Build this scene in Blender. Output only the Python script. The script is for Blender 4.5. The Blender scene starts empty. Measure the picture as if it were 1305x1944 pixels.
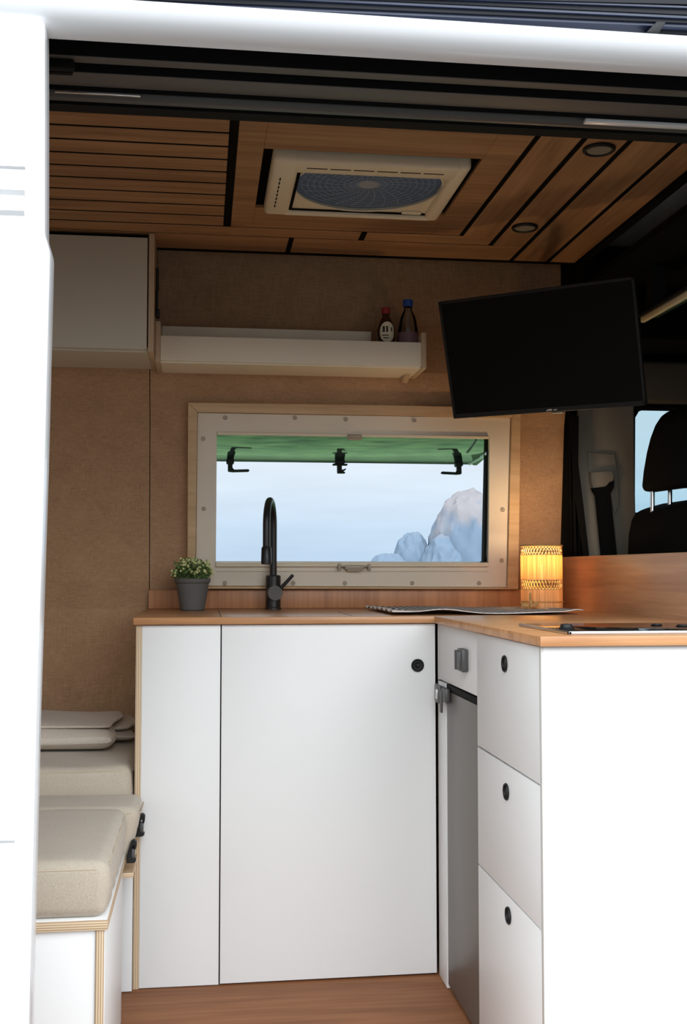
import bpy, bmesh, math, random
from mathutils import Vector, Matrix, Euler
random.seed(7)
PI = math.pi
C = bpy.context.scene.collection
# ------------------------------------------------------------------ camera (image taken as 1305 x 1944)
F, YAW, PITCH, H = 2100.0, .1273, .0532, 1.0148
cam = bpy.data.objects.new('camera', bpy.data.cameras.new('camera')); C.objects.link(cam)
cam.location = (0, 0, H); cam.rotation_euler = (PI/2 + PITCH, 0, -YAW)
cam.data.sensor_fit = 'VERTICAL'; cam.data.sensor_height = 36; cam.data.lens = F/1944*36
cam.data.clip_start = .05; cam.data.clip_end = 2000
bpy.context.scene.camera = cam

def ray(px, py):
    x = (px-652.5)/F; z = -(py-972)/F; y = 1.0
    cp, sp = math.cos(PITCH), math.sin(PITCH)
    y, z = y*cp - z*sp, y*sp + z*cp
    cy, sy = math.cos(YAW), math.sin(YAW)
    x, y = x*cy + y*sy, -x*sy + y*cy
    return Vector((x, y, z))
def on(px, py, ax, val):                      # point of a real plane measured from the photo
    d = ray(px, py); o = Vector((0, 0, H)); return o + d*((val-o[ax])/d[ax])

# ------------------------------------------------------------------ materials
def lin(c):
    return tuple(((v/255)/12.92 if v/255 <= .04045 else ((v/255+.055)/1.055)**2.4) for v in c)
def nt(name):
    m = bpy.data.materials.new(name); m.use_nodes = True
    n = m.node_tree.nodes; return m, m.node_tree, n, m.node_tree.links, n['Principled BSDF']
def plain(name, col, rough=.5, metal=0, bump=0, bscale=200, var=.04, **kw):
    m, t, n, l, p = nt(name)
    p.inputs['Roughness'].default_value = rough; p.inputs['Metallic'].default_value = metal
    for k, v in kw.items(): p.inputs[k.replace('_', ' ')].default_value = v
    tc = n.new('ShaderNodeTexCoord'); no = n.new('ShaderNodeTexNoise'); no.inputs['Scale'].default_value = 6; no.inputs['Detail'].default_value = 4
    l.new(tc.outputs['Object'], no.inputs['Vector'])
    mx = n.new('ShaderNodeMix'); mx.data_type = 'RGBA'
    mx.inputs['A'].default_value = (*[c*(1-var) for c in col], 1); mx.inputs['B'].default_value = (*[min(1, c*(1+var)) for c in col], 1)
    l.new(no.outputs['Fac'], mx.inputs['Factor']); l.new(mx.outputs['Result'], p.inputs['Base Color'])
    if bump:
        n2 = n.new('ShaderNodeTexNoise'); n2.inputs['Scale'].default_value = bscale; n2.inputs['Detail'].default_value = 3
        l.new(tc.outputs['Object'], n2.inputs['Vector'])
        b = n.new('ShaderNodeBump'); b.inputs['Strength'].default_value = bump; b.inputs['Distance'].default_value = .002
        l.new(n2.outputs['Fac'], b.inputs['Height']); l.new(b.outputs['Normal'], p.inputs['Normal'])
    return m
def wood(name, c1, c2, axis='x', scale=1.0, rough=.45, spec=.5, knots=0, dark=None):
    """grain runs along axis"""
    m, t, n, l, p = nt(name)
    p.inputs['Roughness'].default_value = rough; p.inputs['Specular IOR Level'].default_value = spec
    tc = n.new('ShaderNodeTexCoord')
    def noise(sc, det, dist=0):
        mp = n.new('ShaderNodeMapping'); l.new(tc.outputs['Object'], mp.inputs['Vector'])
        mp.inputs['Scale'].default_value = sc
        no = n.new('ShaderNodeTexNoise'); no.inputs['Scale'].default_value = 1; no.inputs['Detail'].default_value = det; no.inputs['Distortion'].default_value = dist
        l.new(mp.outputs['Vector'], no.inputs['Vector']); return no
    lo, hi = 3*scale, 70*scale
    s = {'x': (lo, hi, hi), 'y': (hi, lo, hi), 'z': (hi, hi, lo)}[axis]
    s2 = {'x': (1.2*scale, 9*scale, 9*scale), 'y': (9*scale, 1.2*scale, 9*scale), 'z': (9*scale, 9*scale, 1.2*scale)}[axis]
    a = noise(s, 5, .4); b = noise(s2, 4, 1.2)
    add = n.new('ShaderNodeMath'); add.operation = 'MULTIPLY_ADD'; l.new(a.outputs['Fac'], add.inputs[0]); add.inputs[1].default_value = .45
    mul = n.new('ShaderNodeMath'); mul.operation = 'MULTIPLY'; l.new(b.outputs['Fac'], mul.inputs[0]); mul.inputs[1].default_value = .65
    l.new(mul.outputs[0], add.inputs[2])
    r = n.new('ShaderNodeValToRGB'); l.new(add.outputs[0], r.inputs['Fac'])
    r.color_ramp.elements[0].position = .34; r.color_ramp.elements[0].color = (*c2, 1)
    r.color_ramp.elements[1].position = .68; r.color_ramp.elements[1].color = (*c1, 1)
    out = r.outputs['Color']
    if knots:
        v = noise({'x': (2.2, 9, 9), 'y': (9, 2.2, 9), 'z': (9, 9, 2.2)}[axis], 2)
        v.inputs['Detail'].default_value = 3
        k = n.new('ShaderNodeValToRGB'); l.new(v.outputs['Fac'], k.inputs['Fac'])
        k.color_ramp.elements[0].position = .67; k.color_ramp.elements[0].color = (0, 0, 0, 1)
        k.color_ramp.elements[1].position = .76; k.color_ramp.elements[1].color = (knots,)*3 + (1,)
        mx = n.new('ShaderNodeMix'); mx.data_type = 'RGBA'; l.new(k.outputs['Color'], mx.inputs['Factor'])
        l.new(out, mx.inputs['A']); mx.inputs['B'].default_value = (*[c*.3 for c in c2], 1); out = mx.outputs['Result']
    l.new(out, p.inputs['Base Color'])
    bp = n.new('ShaderNodeBump'); bp.inputs['Strength'].default_value = .12; bp.inputs['Distance'].default_value = .001
    l.new(a.outputs['Fac'], bp.inputs['Height']); l.new(bp.outputs['Normal'], p.inputs['Normal'])
    return m
def ply(name, axis, pitch=.0045, c1=lin((216, 194, 162)), c2=lin((170, 140, 108))):
    """plywood edge: plies stacked along axis"""
    m, t, n, l, p = nt(name); p.inputs['Roughness'].default_value = .6
    tc = n.new('ShaderNodeTexCoord'); w = n.new('ShaderNodeTexWave'); w.wave_type = 'BANDS'; w.bands_direction = axis.upper()
    w.inputs['Scale'].default_value = 2*PI/20/pitch; w.inputs['Distortion'].default_value = .25; w.inputs['Detail'].default_value = 1; w.inputs['Detail Scale'].default_value = .3
    l.new(tc.outputs['Object'], w.inputs['Vector'])
    r = n.new('ShaderNodeValToRGB'); l.new(w.outputs['Fac'], r.inputs['Fac'])
    r.color_ramp.elements[0].position = .25; r.color_ramp.elements[0].color = (*c2, 1)
    r.color_ramp.elements[1].position = .5; r.color_ramp.elements[1].color = (*c1, 1)
    l.new(r.outputs['Color'], p.inputs['Base Color']); return m
def weave(name, c1, c2, sc=420, bump=.4, plane='xz', blotch=.5, rough=.9):
    st = .3
    m, t, n, l, p = nt(name); p.inputs['Roughness'].default_value = rough
    p.inputs['Sheen Weight'].default_value = .15
    tc = n.new('ShaderNodeTexCoord'); outs = []
    for s in ((sc, sc*.6, sc*.07), (sc*.07, sc*.6, sc)) if plane == 'xz' else ((sc, sc*.3, sc), (sc*.45, sc, sc*.6)):
        mp = n.new('ShaderNodeMapping'); mp.inputs['Scale'].default_value = s; l.new(tc.outputs['Object'], mp.inputs['Vector'])
        no = n.new('ShaderNodeTexNoise'); no.inputs['Scale'].default_value = 1; no.inputs['Detail'].default_value = 2
        l.new(mp.outputs['Vector'], no.inputs['Vector']); outs.append(no)
    a = n.new('ShaderNodeMath'); a.operation = 'ADD'; l.new(outs[0].outputs['Fac'], a.inputs[0]); l.new(outs[1].outputs['Fac'], a.inputs[1])
    b = n.new('ShaderNodeTexNoise'); b.inputs['Scale'].default_value = 14; b.inputs['Detail'].default_value = 6; l.new(tc.outputs['Object'], b.inputs['Vector'])
    c = n.new('ShaderNodeMath'); c.operation = 'MULTIPLY_ADD'; l.new(b.outputs['Fac'], c.inputs[0]); c.inputs[1].default_value = blotch; l.new(a.outputs[0], c.inputs[2])
    d = n.new('ShaderNodeMapRange'); l.new(c.outputs[0], d.inputs['Value']); d.inputs['From Min'].default_value = .75+blotch*.3; d.inputs['From Max'].default_value = 1.25+blotch*.7
    mx = n.new('ShaderNodeMix'); mx.data_type = 'RGBA'; l.new(d.outputs['Result'], mx.inputs['Factor'])
    mx.inputs['A'].default_value = (*c2, 1); mx.inputs['B'].default_value = (*c1, 1); l.new(mx.outputs['Result'], p.inputs['Base Color'])
    bp = n.new('ShaderNodeBump'); bp.inputs['Strength'].default_value = bump; bp.inputs['Distance'].default_value = .001
    l.new(a.outputs[0], bp.inputs['Height']); l.new(bp.outputs['Normal'], p.inputs['Normal']); return m
def glass(name, col, gloss=.12, rough=.02, fres=True):
    m = bpy.data.materials.new(name); m.use_nodes = True; t = m.node_tree; n = t.nodes; l = t.links; n.clear()
    o = n.new('ShaderNodeOutputMaterial'); tr = n.new('ShaderNodeBsdfTransparent'); tr.inputs['Color'].default_value = (*col, 1)
    g = n.new('ShaderNodeBsdfGlossy'); g.inputs['Roughness'].default_value = rough
    mx = n.new('ShaderNodeMixShader')
    fr = n.new('ShaderNodeFresnel'); fr.inputs['IOR'].default_value = 1.45
    l.new(fr.outputs['Fac'], mx.inputs['Fac']); l.new(tr.outputs[0], mx.inputs[1]); l.new(g.outputs[0], mx.inputs[2]); l.new(mx.outputs[0], o.inputs['Surface'])
    return m
M = {}
M['white'] = plain('white_laminate', (.80, .795, .78), .42, var=.01)
M['white_shade'] = plain('white_laminate_shade', (.62, .57, .46), .5, var=.015)  # the white laminate again, with the upper shade mixed into its colour
M['white_bounce'] = plain('white_laminate_warm_bounce', (.86, .78, .62), .5, var=.015)  # the white laminate again, tinted with the warm bounce light
M['white_cool'] = plain('white_laminate_edge', (.62, .60, .56), .5, var=.02)
M['paint'] = plain('white_car_paint', (.80, .80, .81), .22, var=.005, Coat_Weight=.3)
M['fabric'] = weave('linen_wall_covering', lin((190, 152, 116)), lin((156, 120, 88)), 620, .3)
M['seam'] = plain('dark_seam', (.008, .006, .004), 1, Specular_IOR_Level=.05)
M['ceil'] = wood('ceiling_plywood', lin((174, 132, 92)), lin((126, 88, 58)), 'x', 1, .55, .3, knots=.7)
M['ceily'] = wood('ceiling_plywood_lengthwise', lin((174, 132, 92)), lin((126, 88, 58)), 'y', 1, .55, .3, knots=.7)
M['top'] = wood('bamboo_worktop', lin((206, 154, 108)), lin((168, 116, 76)), 'x', 1.3, .28, .4)
M['splash'] = wood('bamboo_upstand', lin((200, 142, 98)), lin((152, 100, 66)), 'z', 1.0, .4, .4)
M['divider'] = wood('oiled_wood_divider', lin((206, 158, 120)), lin((158, 114, 82)), 'y', 1.0, .38, .4)
M['floor'] = wood('wood_floor', lin((156, 104, 70)), lin((118, 76, 48)), 'x', 1.1, .6, .25)
M['pine'] = wood('pale_pine', lin((212, 180, 138)), lin((184, 148, 108)), 'x', 1.2, .5, .4)
M['pinez'] = wood('pale_pine_upright', lin((208, 168, 120)), lin((176, 134, 90)), 'z', 1.2, .5, .4)
M['plyx'] = ply('plywood_edge_upright', 'x'); M['plyz'] = ply('plywood_edge_flat', 'z'); M['plyy'] = ply('plywood_edge_front', 'y')
M['beige'] = plain('beige_plastic', lin((226, 214, 194)), .45, var=.015)
M['beigedk'] = plain('screw_cap_plastic', lin((170, 156, 138)), .4)
M['cream'] = plain('cream_plastic', lin((228, 214, 186)), .45, var=.015)
M['black'] = plain('matte_black_metal', (.012, .012, .013), .38)
M['blackpl'] = plain('black_plastic', (.010, .010, .010), .5, Specular_IOR_Level=.3)
M['rubber'] = plain('black_rubber', (.006, .006, .006), .8, Specular_IOR_Level=.2)
M['greyrub'] = plain('grey_track_paint', (.10, .09, .082), .5)
M['tube'] = plain('grey_rubber_seal', (.075, .078, .076), .38)
M['cabblk'] = plain('dark_cab_lining', (.005, .0048, .004), .95, Specular_IOR_Level=.1)
M['cabgrey'] = plain('grey_cab_trim', lin((132, 124, 110)), .65, bump=.2, bscale=400)
M['screen'] = plain('television_glass', (.004, .004, .004), .5, Specular_IOR_Level=.1)
M['seat'] = plain('black_seat_cloth', (.006, .006, .006), 1, bump=.3, Specular_IOR_Level=.05)
M['chrome'] = plain('chrome', (.75, .75, .76), .18, 1)
M['steel'] = plain('brushed_steel', (.68, .68, .68), .3, 1)
M['fridge'] = plain('dark_grey_fridge_door', lin((112, 105, 98)), .38, .35, var=.05)
M['latch'] = plain('grey_latch_plastic', lin((78, 77, 76)), .4)
M['hob'] = plain('black_hob_glass', (.01, .01, .01), .06)
M['cushion'] = weave('oat_linen_upholstery', lin((206, 194, 176)), lin((172, 158, 140)), 1200, .5, 'xy', .2)
M['blanket'] = weave('pale_cotton', lin((214, 202, 188)), lin((190, 176, 160)), 700, .3, 'xy', .2)
M['pot'] = plain('dark_grey_pot', lin((98, 96, 92)), .7, var=.06)
M['leaf'] = plain('small_leaf', lin((92, 118, 62)), .6, var=.3)
M['bud'] = plain('pale_bud', lin((212, 214, 150)), .6, var=.1)
M['soil'] = plain('soil', (.03, .02, .012), .95)
M['belt'] = plain('belt_webbing', (.008, .008, .008), 1, bump=.4, bscale=600, Specular_IOR_Level=.05)
M['raffia'] = wood('raffia', lin((214, 168, 104)), lin((170, 122, 68)), 'x', 2, .6)
M['cap'] = plain('blue_cap', lin((30, 70, 150)), .4)
M['brownbot'] = plain('dark_bottle', lin((70, 42, 30)), .25)
M['label'] = plain('cream_label', lin((225, 215, 185)), .6)
M['inkdk'] = plain('dark_print', lin((50, 45, 40)), .6)
M['red'] = plain('red_print', lin((150, 40, 40)), .5)
M['clear'] = glass('clear_plastic', (.78, .8, .8))
M['dome'] = None
M['concrete'] = plain('dark_gravel', (.09, .09, .084), .9, var=.2)
M['awn'] = plain('anthracite_aluminium', (.010, .011, .015), .5, 0, Specular_IOR_Level=.2)
M['awnblue'] = plain('blue_tinted_aluminium', (.012, .02, .05), .35, 0)

# skylight dome: smoked acrylic
m = bpy.data.materials.new('smoked_dome'); m.use_nodes = True; n = m.node_tree.nodes; l = m.node_tree.links; n.clear()
o = n.new('ShaderNodeOutputMaterial'); tr = n.new('ShaderNodeBsdfTransparent'); tr.inputs['Color'].default_value = (.115, .12, .13, 1)
tl = n.new('ShaderNodeBsdfTranslucent'); tl.inputs['Color'].default_value = (.28, .29, .31, 1)
mx = n.new('ShaderNodeMixShader'); mx.inputs['Fac'].default_value = .45
l.new(tr.outputs[0], mx.inputs[1]); l.new(tl.outputs[0], mx.inputs[2]); l.new(mx.outputs[0], o.inputs['Surface']); M['dome'] = m
# hinged acrylic pane: dark, strongly reflecting
m, t, n, l, p = nt('tinted_acrylic'); p.inputs['Base Color'].default_value = (.30, .34, .33, 1); p.inputs['Metallic'].default_value = .85; p.inputs['Roughness'].default_value = .07; M['acrylic'] = m
# lamp shade slats: let light through
m, t, n, l, p = nt('bamboo_slats')
tc = n.new('ShaderNodeTexCoord'); no = n.new('ShaderNodeTexNoise'); mp = n.new('ShaderNodeMapping'); mp.inputs['Scale'].default_value = (260, 260, 3)
l.new(tc.outputs['Object'], mp.inputs['Vector']); l.new(mp.outputs['Vector'], no.inputs['Vector']); no.inputs['Scale'].default_value = 1
r = n.new('ShaderNodeValToRGB'); l.new(no.outputs['Fac'], r.inputs['Fac'])
r.color_ramp.elements[0].position = .3; r.color_ramp.elements[0].color = (*lin((206, 172, 118)), 1); r.color_ramp.elements[1].position = .7; r.color_ramp.elements[1].color = (*lin((242, 220, 172)), 1)
l.new(r.outputs['Color'], p.inputs['Base Color']); p.inputs['Roughness'].default_value = .6
tl = n.new('ShaderNodeBsdfTranslucent'); l.new(r.outputs['Color'], tl.inputs['Color']); mx = n.new('ShaderNodeMixShader'); mx.inputs['Fac'].default_value = .45
l.new(p.outputs[0], mx.inputs[1]); l.new(tl.outputs[0], mx.inputs[2]); l.new(mx.outputs[0], n['Material Output'].inputs['Surface']); M['slats'] = m
m, t, n, l, p = nt('lit_bulb'); p.inputs['Emission Color'].default_value = (1, .62, .25, 1); p.inputs['Emission Strength'].default_value = 12; M['bulb'] = m
# striped cloth
m, t, n, l, p = nt('striped_cloth'); p.inputs['Roughness'].default_value = .9
tc = n.new('ShaderNodeTexCoord'); w = n.new('ShaderNodeTexWave'); w.bands_direction = 'X'; w.inputs['Scale'].default_value = 2*PI/20/.018; l.new(tc.outputs['Object'], w.inputs['Vector'])
r = n.new('ShaderNodeValToRGB'); l.new(w.outputs['Fac'], r.inputs['Fac']); r.color_ramp.elements[0].position = .45; r.color_ramp.elements[0].color = (*lin((70, 72, 76)), 1); r.color_ramp.elements[1].position = .55; r.color_ramp.elements[1].color = (*lin((205, 200, 196)), 1)
l.new(r.outputs['Color'], p.inputs['Base Color']); M['cloth'] = m
M['hem'] = plain('white_hem', lin((225, 215, 208)), .85)
# grass and rock
m, t, n, l, p = nt('grass_ground'); p.inputs['Roughness'].default_value = .9
tc = n.new('ShaderNodeTexCoord'); no = n.new('ShaderNodeTexNoise'); no.inputs['Scale'].default_value = 3; no.inputs['Detail'].default_value = 8; l.new(tc.outputs['Object'], no.inputs['Vector'])
r = n.new('ShaderNodeValToRGB'); l.new(no.outputs['Fac'], r.inputs['Fac']); r.color_ramp.elements[0].position = .35; r.color_ramp.elements[0].color = (*lin((48, 84, 50)), 1); r.color_ramp.elements[1].position = .7; r.color_ramp.elements[1].color = (*lin((104, 138, 84)), 1)
l.new(r.outputs['Color'], p.inputs['Base Color']); M['grass'] = m
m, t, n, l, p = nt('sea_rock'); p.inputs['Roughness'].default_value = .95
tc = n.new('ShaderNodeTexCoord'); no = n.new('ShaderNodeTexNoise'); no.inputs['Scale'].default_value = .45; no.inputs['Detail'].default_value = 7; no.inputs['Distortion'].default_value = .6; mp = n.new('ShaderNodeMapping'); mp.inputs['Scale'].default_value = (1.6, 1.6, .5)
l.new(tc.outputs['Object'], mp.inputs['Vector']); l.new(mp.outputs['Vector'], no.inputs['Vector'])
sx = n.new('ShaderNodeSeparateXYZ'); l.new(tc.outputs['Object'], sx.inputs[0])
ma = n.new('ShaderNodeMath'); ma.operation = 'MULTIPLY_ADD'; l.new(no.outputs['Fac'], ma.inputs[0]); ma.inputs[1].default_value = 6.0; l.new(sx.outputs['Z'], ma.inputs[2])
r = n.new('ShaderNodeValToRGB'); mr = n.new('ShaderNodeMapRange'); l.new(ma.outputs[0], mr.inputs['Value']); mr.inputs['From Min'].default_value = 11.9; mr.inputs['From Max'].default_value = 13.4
l.new(mr.outputs['Result'], r.inputs['Fac']); r.color_ramp.elements[0].color = (.115, .160, .215, 1); r.color_ramp.elements[1].color = (.205, .195, .205, 1)  # sea haze and the lit top are painted into the rock colour
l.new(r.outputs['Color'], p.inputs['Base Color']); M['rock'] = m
M['sea'] = plain('sea_water', (.14, .22, .30), .45)

# ------------------------------------------------------------------ mesh helpers
class MB:
    def __init__(s): s.bm = bmesh.new(); s.mi = 0
    def _tag(s, fs):
        for f in fs: f.material_index = s.mi
        return s
    def mat(s, i): s.mi = i; return s
    def box(s, x0, x1, y0, y1, z0, z1, bev=0, seg=2, mtx=None):
        r = bmesh.ops.create_cube(s.bm, size=1); vs = r['verts']
        for v in vs:
            v.co = Vector((x0+(v.co.x+.5)*(x1-x0), y0+(v.co.y+.5)*(y1-y0), z0+(v.co.z+.5)*(z1-z0)))
        fs = set(f for v in vs for f in v.link_faces)
        if bev:
            es = list(set(e for v in vs for e in v.link_edges))
            rr = bmesh.ops.bevel(s.bm, geom=es, offset=bev, segments=seg, affect='EDGES', profile=.5, clamp_overlap=True)
            vs = list(set(rr['verts']) | set(v for v in vs if v.is_valid)); fs = set(f for v in vs for f in v.link_faces)
        if mtx: bmesh.ops.transform(s.bm, matrix=mtx, verts=vs)
        s._tag(fs); return s
    def poly(s, pts, axis, a, b, bev=0, seg=2, mtx=None):
        """prism: 2D outline in the plane normal to axis, extruded from a to b"""
        def P(p, c):
            return {'x': (c, p[0], p[1]), 'y': (p[0], c, p[1]), 'z': (p[0], p[1], c)}[axis]
        v0 = [s.bm.verts.new(P(p, a)) for p in pts]; v1 = [s.bm.verts.new(P(p, b)) for p in pts]
        n = len(pts); fs = [s.bm.faces.new(v0), s.bm.faces.new(v1[::-1])]
        for i in range(n): fs.append(s.bm.faces.new((v0[i], v1[i], v1[(i+1) % n], v0[(i+1) % n])))
        bmesh.ops.recalc_face_normals(s.bm, faces=fs)
        vs = v0+v1
        if bev:
            es = list(set(e for v in vs for e in v.link_edges))
            rr = bmesh.ops.bevel(s.bm, geom=es, offset=bev, segments=seg, affect='EDGES', profile=.5, clamp_overlap=True)
            vs = list(set(rr['verts']) | set(v for v in vs if v.is_valid)); fs = set(f for v in vs for f in v.link_faces)
        if mtx: bmesh.ops.transform(s.bm, matrix=mtx, verts=vs)
        s._tag(fs); return s
    def cyl(s, p, q, r0, r1=None, seg=24, caps=True):
        p, q = Vector(p), Vector(q); r1 = r0 if r1 is None else r1; d = q-p
        rot = d.to_track_quat('Z', 'Y').to_matrix().to_4x4(); mt = Matrix.Translation((p+q)/2) @ rot
        r = bmesh.ops.create_cone(s.bm, cap_ends=caps, segments=seg, radius1=r0, radius2=r1, depth=d.length, matrix=mt)
        s._tag(set(f for v in r['verts'] for f in v.link_faces)); return s
    def lathe(s, prof, c, seg=32, mtx=None):
        """prof list of (r, z) around vertical axis at c"""
        rings = []
        for r, z in prof:
            rings.append([s.bm.verts.new((c[0]+r*math.cos(2*PI*k/seg), c[1]+r*math.sin(2*PI*k/seg), c[2]+z)) for k in range(seg)])
        fs = []
        for a, b in zip(rings, rings[1:]):
            for k in range(seg): fs.append(s.bm.faces.new((a[k], a[(k+1) % seg], b[(k+1) % seg], b[k])))
        if prof[0][0] > 1e-5: fs.append(s.bm.faces.new(rings[0][::-1]))
        if prof[-1][0] > 1e-5: fs.append(s.bm.faces.new(rings[-1]))
        vs = [v for r in rings for v in r]
        if mtx: bmesh.ops.transform(s.bm, matrix=mtx, verts=vs)
        s._tag(fs); return s
    def tube(s, pts, rad, seg=14, caps=True):
        pts = [Vector(p) for p in pts]; rings = []; up = Vector((.12, .3, 1)).normalized()
        rad = rad if isinstance(rad, (list, tuple)) else [rad]*len(pts)
        for i, p in enumerate(pts):
            t = (pts[min(i+1, len(pts)-1)]-pts[max(i-1, 0)]).normalized()
            a = t.cross(up); a = a.normalized() if a.length > 1e-4 else Vector((1, 0, 0)); b = t.cross(a)
            rings.append([s.bm.verts.new(p+(a*math.cos(2*PI*k/seg)+b*math.sin(2*PI*k/seg))*rad[i]) for k in range(seg)])
            up = -b if (-b).dot(up) > 0 else b
        fs = []
        for a, b in zip(rings, rings[1:]):
            for k in range(seg): fs.append(s.bm.faces.new((a[k], a[(k+1) % seg], b[(k+1) % seg], b[k])))
        if caps: fs += [s.bm.faces.new(rings[0][::-1]), s.bm.faces.new(rings[-1])]
        bmesh.ops.recalc_face_normals(s.bm, faces=fs); s._tag(fs); return s
    def torus(s, c, R, r, axis='z', seg=36, rs=8):
        rings = []
        for k in range(seg):
            a = 2*PI*k/seg; ring = []
            for j in range(rs):
                b = 2*PI*j/rs; u = (R+r*math.cos(b)); q = (u*math.cos(a), u*math.sin(a), r*math.sin(b))
                q = {'z': q, 'y': (q[0], q[2], q[1]), 'x': (q[2], q[0], q[1])}[axis]
                ring.append(s.bm.verts.new(Vector(c)+Vector(q)))
            rings.append(ring)
        fs = []
        for k in range(seg):
            a, b = rings[k], rings[(k+1) % seg]
            for j in range(rs): fs.append(s.bm.faces.new((a[j], b[j], b[(j+1) % rs], a[(j+1) % rs])))
        bmesh.ops.recalc_face_normals(s.bm, faces=fs); s._tag(fs); return s
    def build(s, name, mats, parent=None, smooth=True, kind=None, label=None, loc=None, origin=None):
        me = bpy.data.meshes.new(name)
        if origin is not None: bmesh.ops.translate(s.bm, vec=-Vector(origin), verts=s.bm.verts)
        s.bm.to_mesh(me); s.bm.free()
        for m_ in (mats if isinstance(mats, (list, tuple)) else [mats]): me.materials.append(m_)
        if smooth:
            for p_ in me.polygons: p_.use_smooth = True
            try: me.set_sharp_from_angle(angle=math.radians(35))
            except Exception: pass
        ob = bpy.data.objects.new(name, me); C.objects.link(ob)
        if origin is not None: ob.location = origin
        if parent:
            ob.parent = parent
            if origin is None: ob.matrix_parent_inverse = Matrix.Translation(parent_world(parent)).inverted() if parent_rot(parent) else Matrix.Translation(-parent_world(parent))
        if kind: ob['kind'] = kind
        if label: ob['label'] = label
        return ob
WPOS = {}
def parent_rot(p): return False
def parent_world(p):
    v = Vector(p.location); q = p
    while q.parent: 
        q = q.parent; 
        if q.type == 'EMPTY': v += Vector(q.location)
    # meshes linked with identity transforms inside an empty contribute nothing
    if p.type == 'MESH': 
        return Vector((0, 0, 0)) if not p.get('_o') else v
    return v
def thing(name, label, cat, loc, group=None, rot=None):
    o = bpy.data.objects.new(name, None); C.objects.link(o); o.location = loc; o.empty_display_size = .05
    o['label'] = label; o['category'] = cat
    if group: o['group'] = group
    if rot: o.rotation_euler = rot
    return o
def tag(o, label, cat, group=None):
    o['label'] = label; o['category'] = cat
    if group: o['group'] = group
    return o
def S(o): o['kind'] = 'structure'; return o
def sub(mb, name, mat, parent, **k):          # child of a mesh that sits at world coordinates
    ob = mb.build(name, mat, None, **k); ob.parent = parent; return ob

# ------------------------------------------------------------------ SETTING
ZC = 1.9405
S(MB().box(-2.0, 1.13, 1.62, 3.46, -.03, 0).box(1.13, 2.9, 1.62, 3.46, -.03, .0).build('floor', M['floor']))
# back wall, fabric lined, leaning inwards with the van's side; opening for the window
prof = [(3.445, 0), (3.43, .9), (3.405, .985), (3.345, 1.465), (3.30, 1.62), (3.305, 1.78), (3.305, 1.90), (3.305, 1.985)]
def wall_strip(xs_, hole=None, thick=.035, off=0):
    mb = MB(); bm = mb.bm
    for i in range(len(prof)-1):
        for x0, x1 in zip(xs_, xs_[1:]):
            if hole and x0 >= hole[0]-1e-6 and x1 <= hole[1]+1e-6 and i == 2: continue
            (y0, z0), (y1, z1) = prof[i], prof[i+1]
            mb.poly([(y0+off, z0), (y1+off, z1), (y1+off+thick, z1), (y0+off+thick, z0)], 'x', x0, x1)
    bmesh.ops.remove_doubles(bm, verts=bm.verts, dist=1e-5)
    return mb
HX0, HX1 = .005, .925
wb = wall_strip([-2.0, -.1585]); 
w2 = wall_strip([-.156, HX0, HX1, 1.128], (HX0, HX1))
wb.bm.from_mesh((lambda me: me)(w2.build('tmp', M['fabric']).data)); bpy.data.objects.remove(bpy.data.objects['tmp'])
wb.mi = 1
for i in range(len(prof)-1):
    (y0, z0), (y1, z1) = prof[i], prof[i+1]
    wb.poly([(y0+.012, z0), (y1+.012, z1), (y1+.03, z1), (y0+.03, z0)], 'x', -.1585, -.156)
S(wb.build('wall_back', [M['fabric'], M['seam']], smooth=False))
# van's outer skin behind it
sk = MB()
for i in range(len(prof)-1):
    for x0, x1 in ((-2.0, HX0), (HX0, HX1), (HX1, 1.36)):
        if i == 2 and x0 == HX0: continue
        (y0, z0), (y1, z1) = prof[i], prof[i+1]
        sk.poly([(y0+.036, z0), (y1+.036, z1), (y1+.05, z1), (y0+.05, z0)], 'x', x0, x1)
S(sk.build('wall_outer_skin', M['paint'], smooth=False))
S(MB().box(-2.06, -2.0, 1.5, 3.5, -.03, 2.05).build('wall_left', M['fabric']))

# ceiling: boards with open joints under a black liner, cut out for the roof vent
ce = MB(); T = .010
def bd(x0, x1, y0, y1, lengthwise=False):
    ce.mi = 1 if lengthwise else 0; ce.box(x0, x1, y0, y1, ZC, ZC+T, .0012, 1)
ys = [2.166, 2.2435, 2.3165, 2.3925, 2.4695, 2.548, 2.6255, 2.7075, 2.79, 2.871, 2.9555]
g = .0115
bd(-2.0, .428, 1.90, 2.156); bd(.445, .70, 1.90, 2.156)
for a, b in zip(ys[1:], ys[2:]): bd(-2.0, .051, a, b-g)
bd(-2.0, .4285, 2.166, 2.233); bd(.4445, .7045, 2.166, 2.233)
HX, HY = (.129, .621), (2.386, 2.786)
PX0, PX1, PY0, PY1 = .071, .700, 2.2435, 2.947
bd(PX0, HX[0], PY0, PY1); bd(HX[1], PX1, PY0, PY1); bd(HX[0], HX[1], PY0, HY[0]); bd(HX[0], HX[1], HY[1], PY1)
bd(-2.0, .4285, 2.9555, 3.026); bd(.4445, .803, 2.9555, 3.026)
bd(.713, .803, 1.90, 2.9545, True)
bd(-2.0, .235, 3.0345, 3.17); bd(.249, .905, 3.0345, 3.17)
bd(.817, .905, 1.90, 3.0335, True); bd(.919, 1.018, 1.90, 3.17, True); bd(1.031, 1.108, 1.90, 3.17, True)
ce.mi = 2
for x0, x1, y0, y1 in ((-2.0, HX[0]-.003, 1.9, 3.2), (HX[1]+.003, 1.108, 1.9, 3.2), (HX[0]-.003, HX[1]+.003, 1.9, HY[0]-.003), (HX[0]-.003, HX[1]+.003, HY[1]+.003, 3.2)):
    ce.box(x0, x1, y0, y1, ZC+.0018, ZC+.024)
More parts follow.
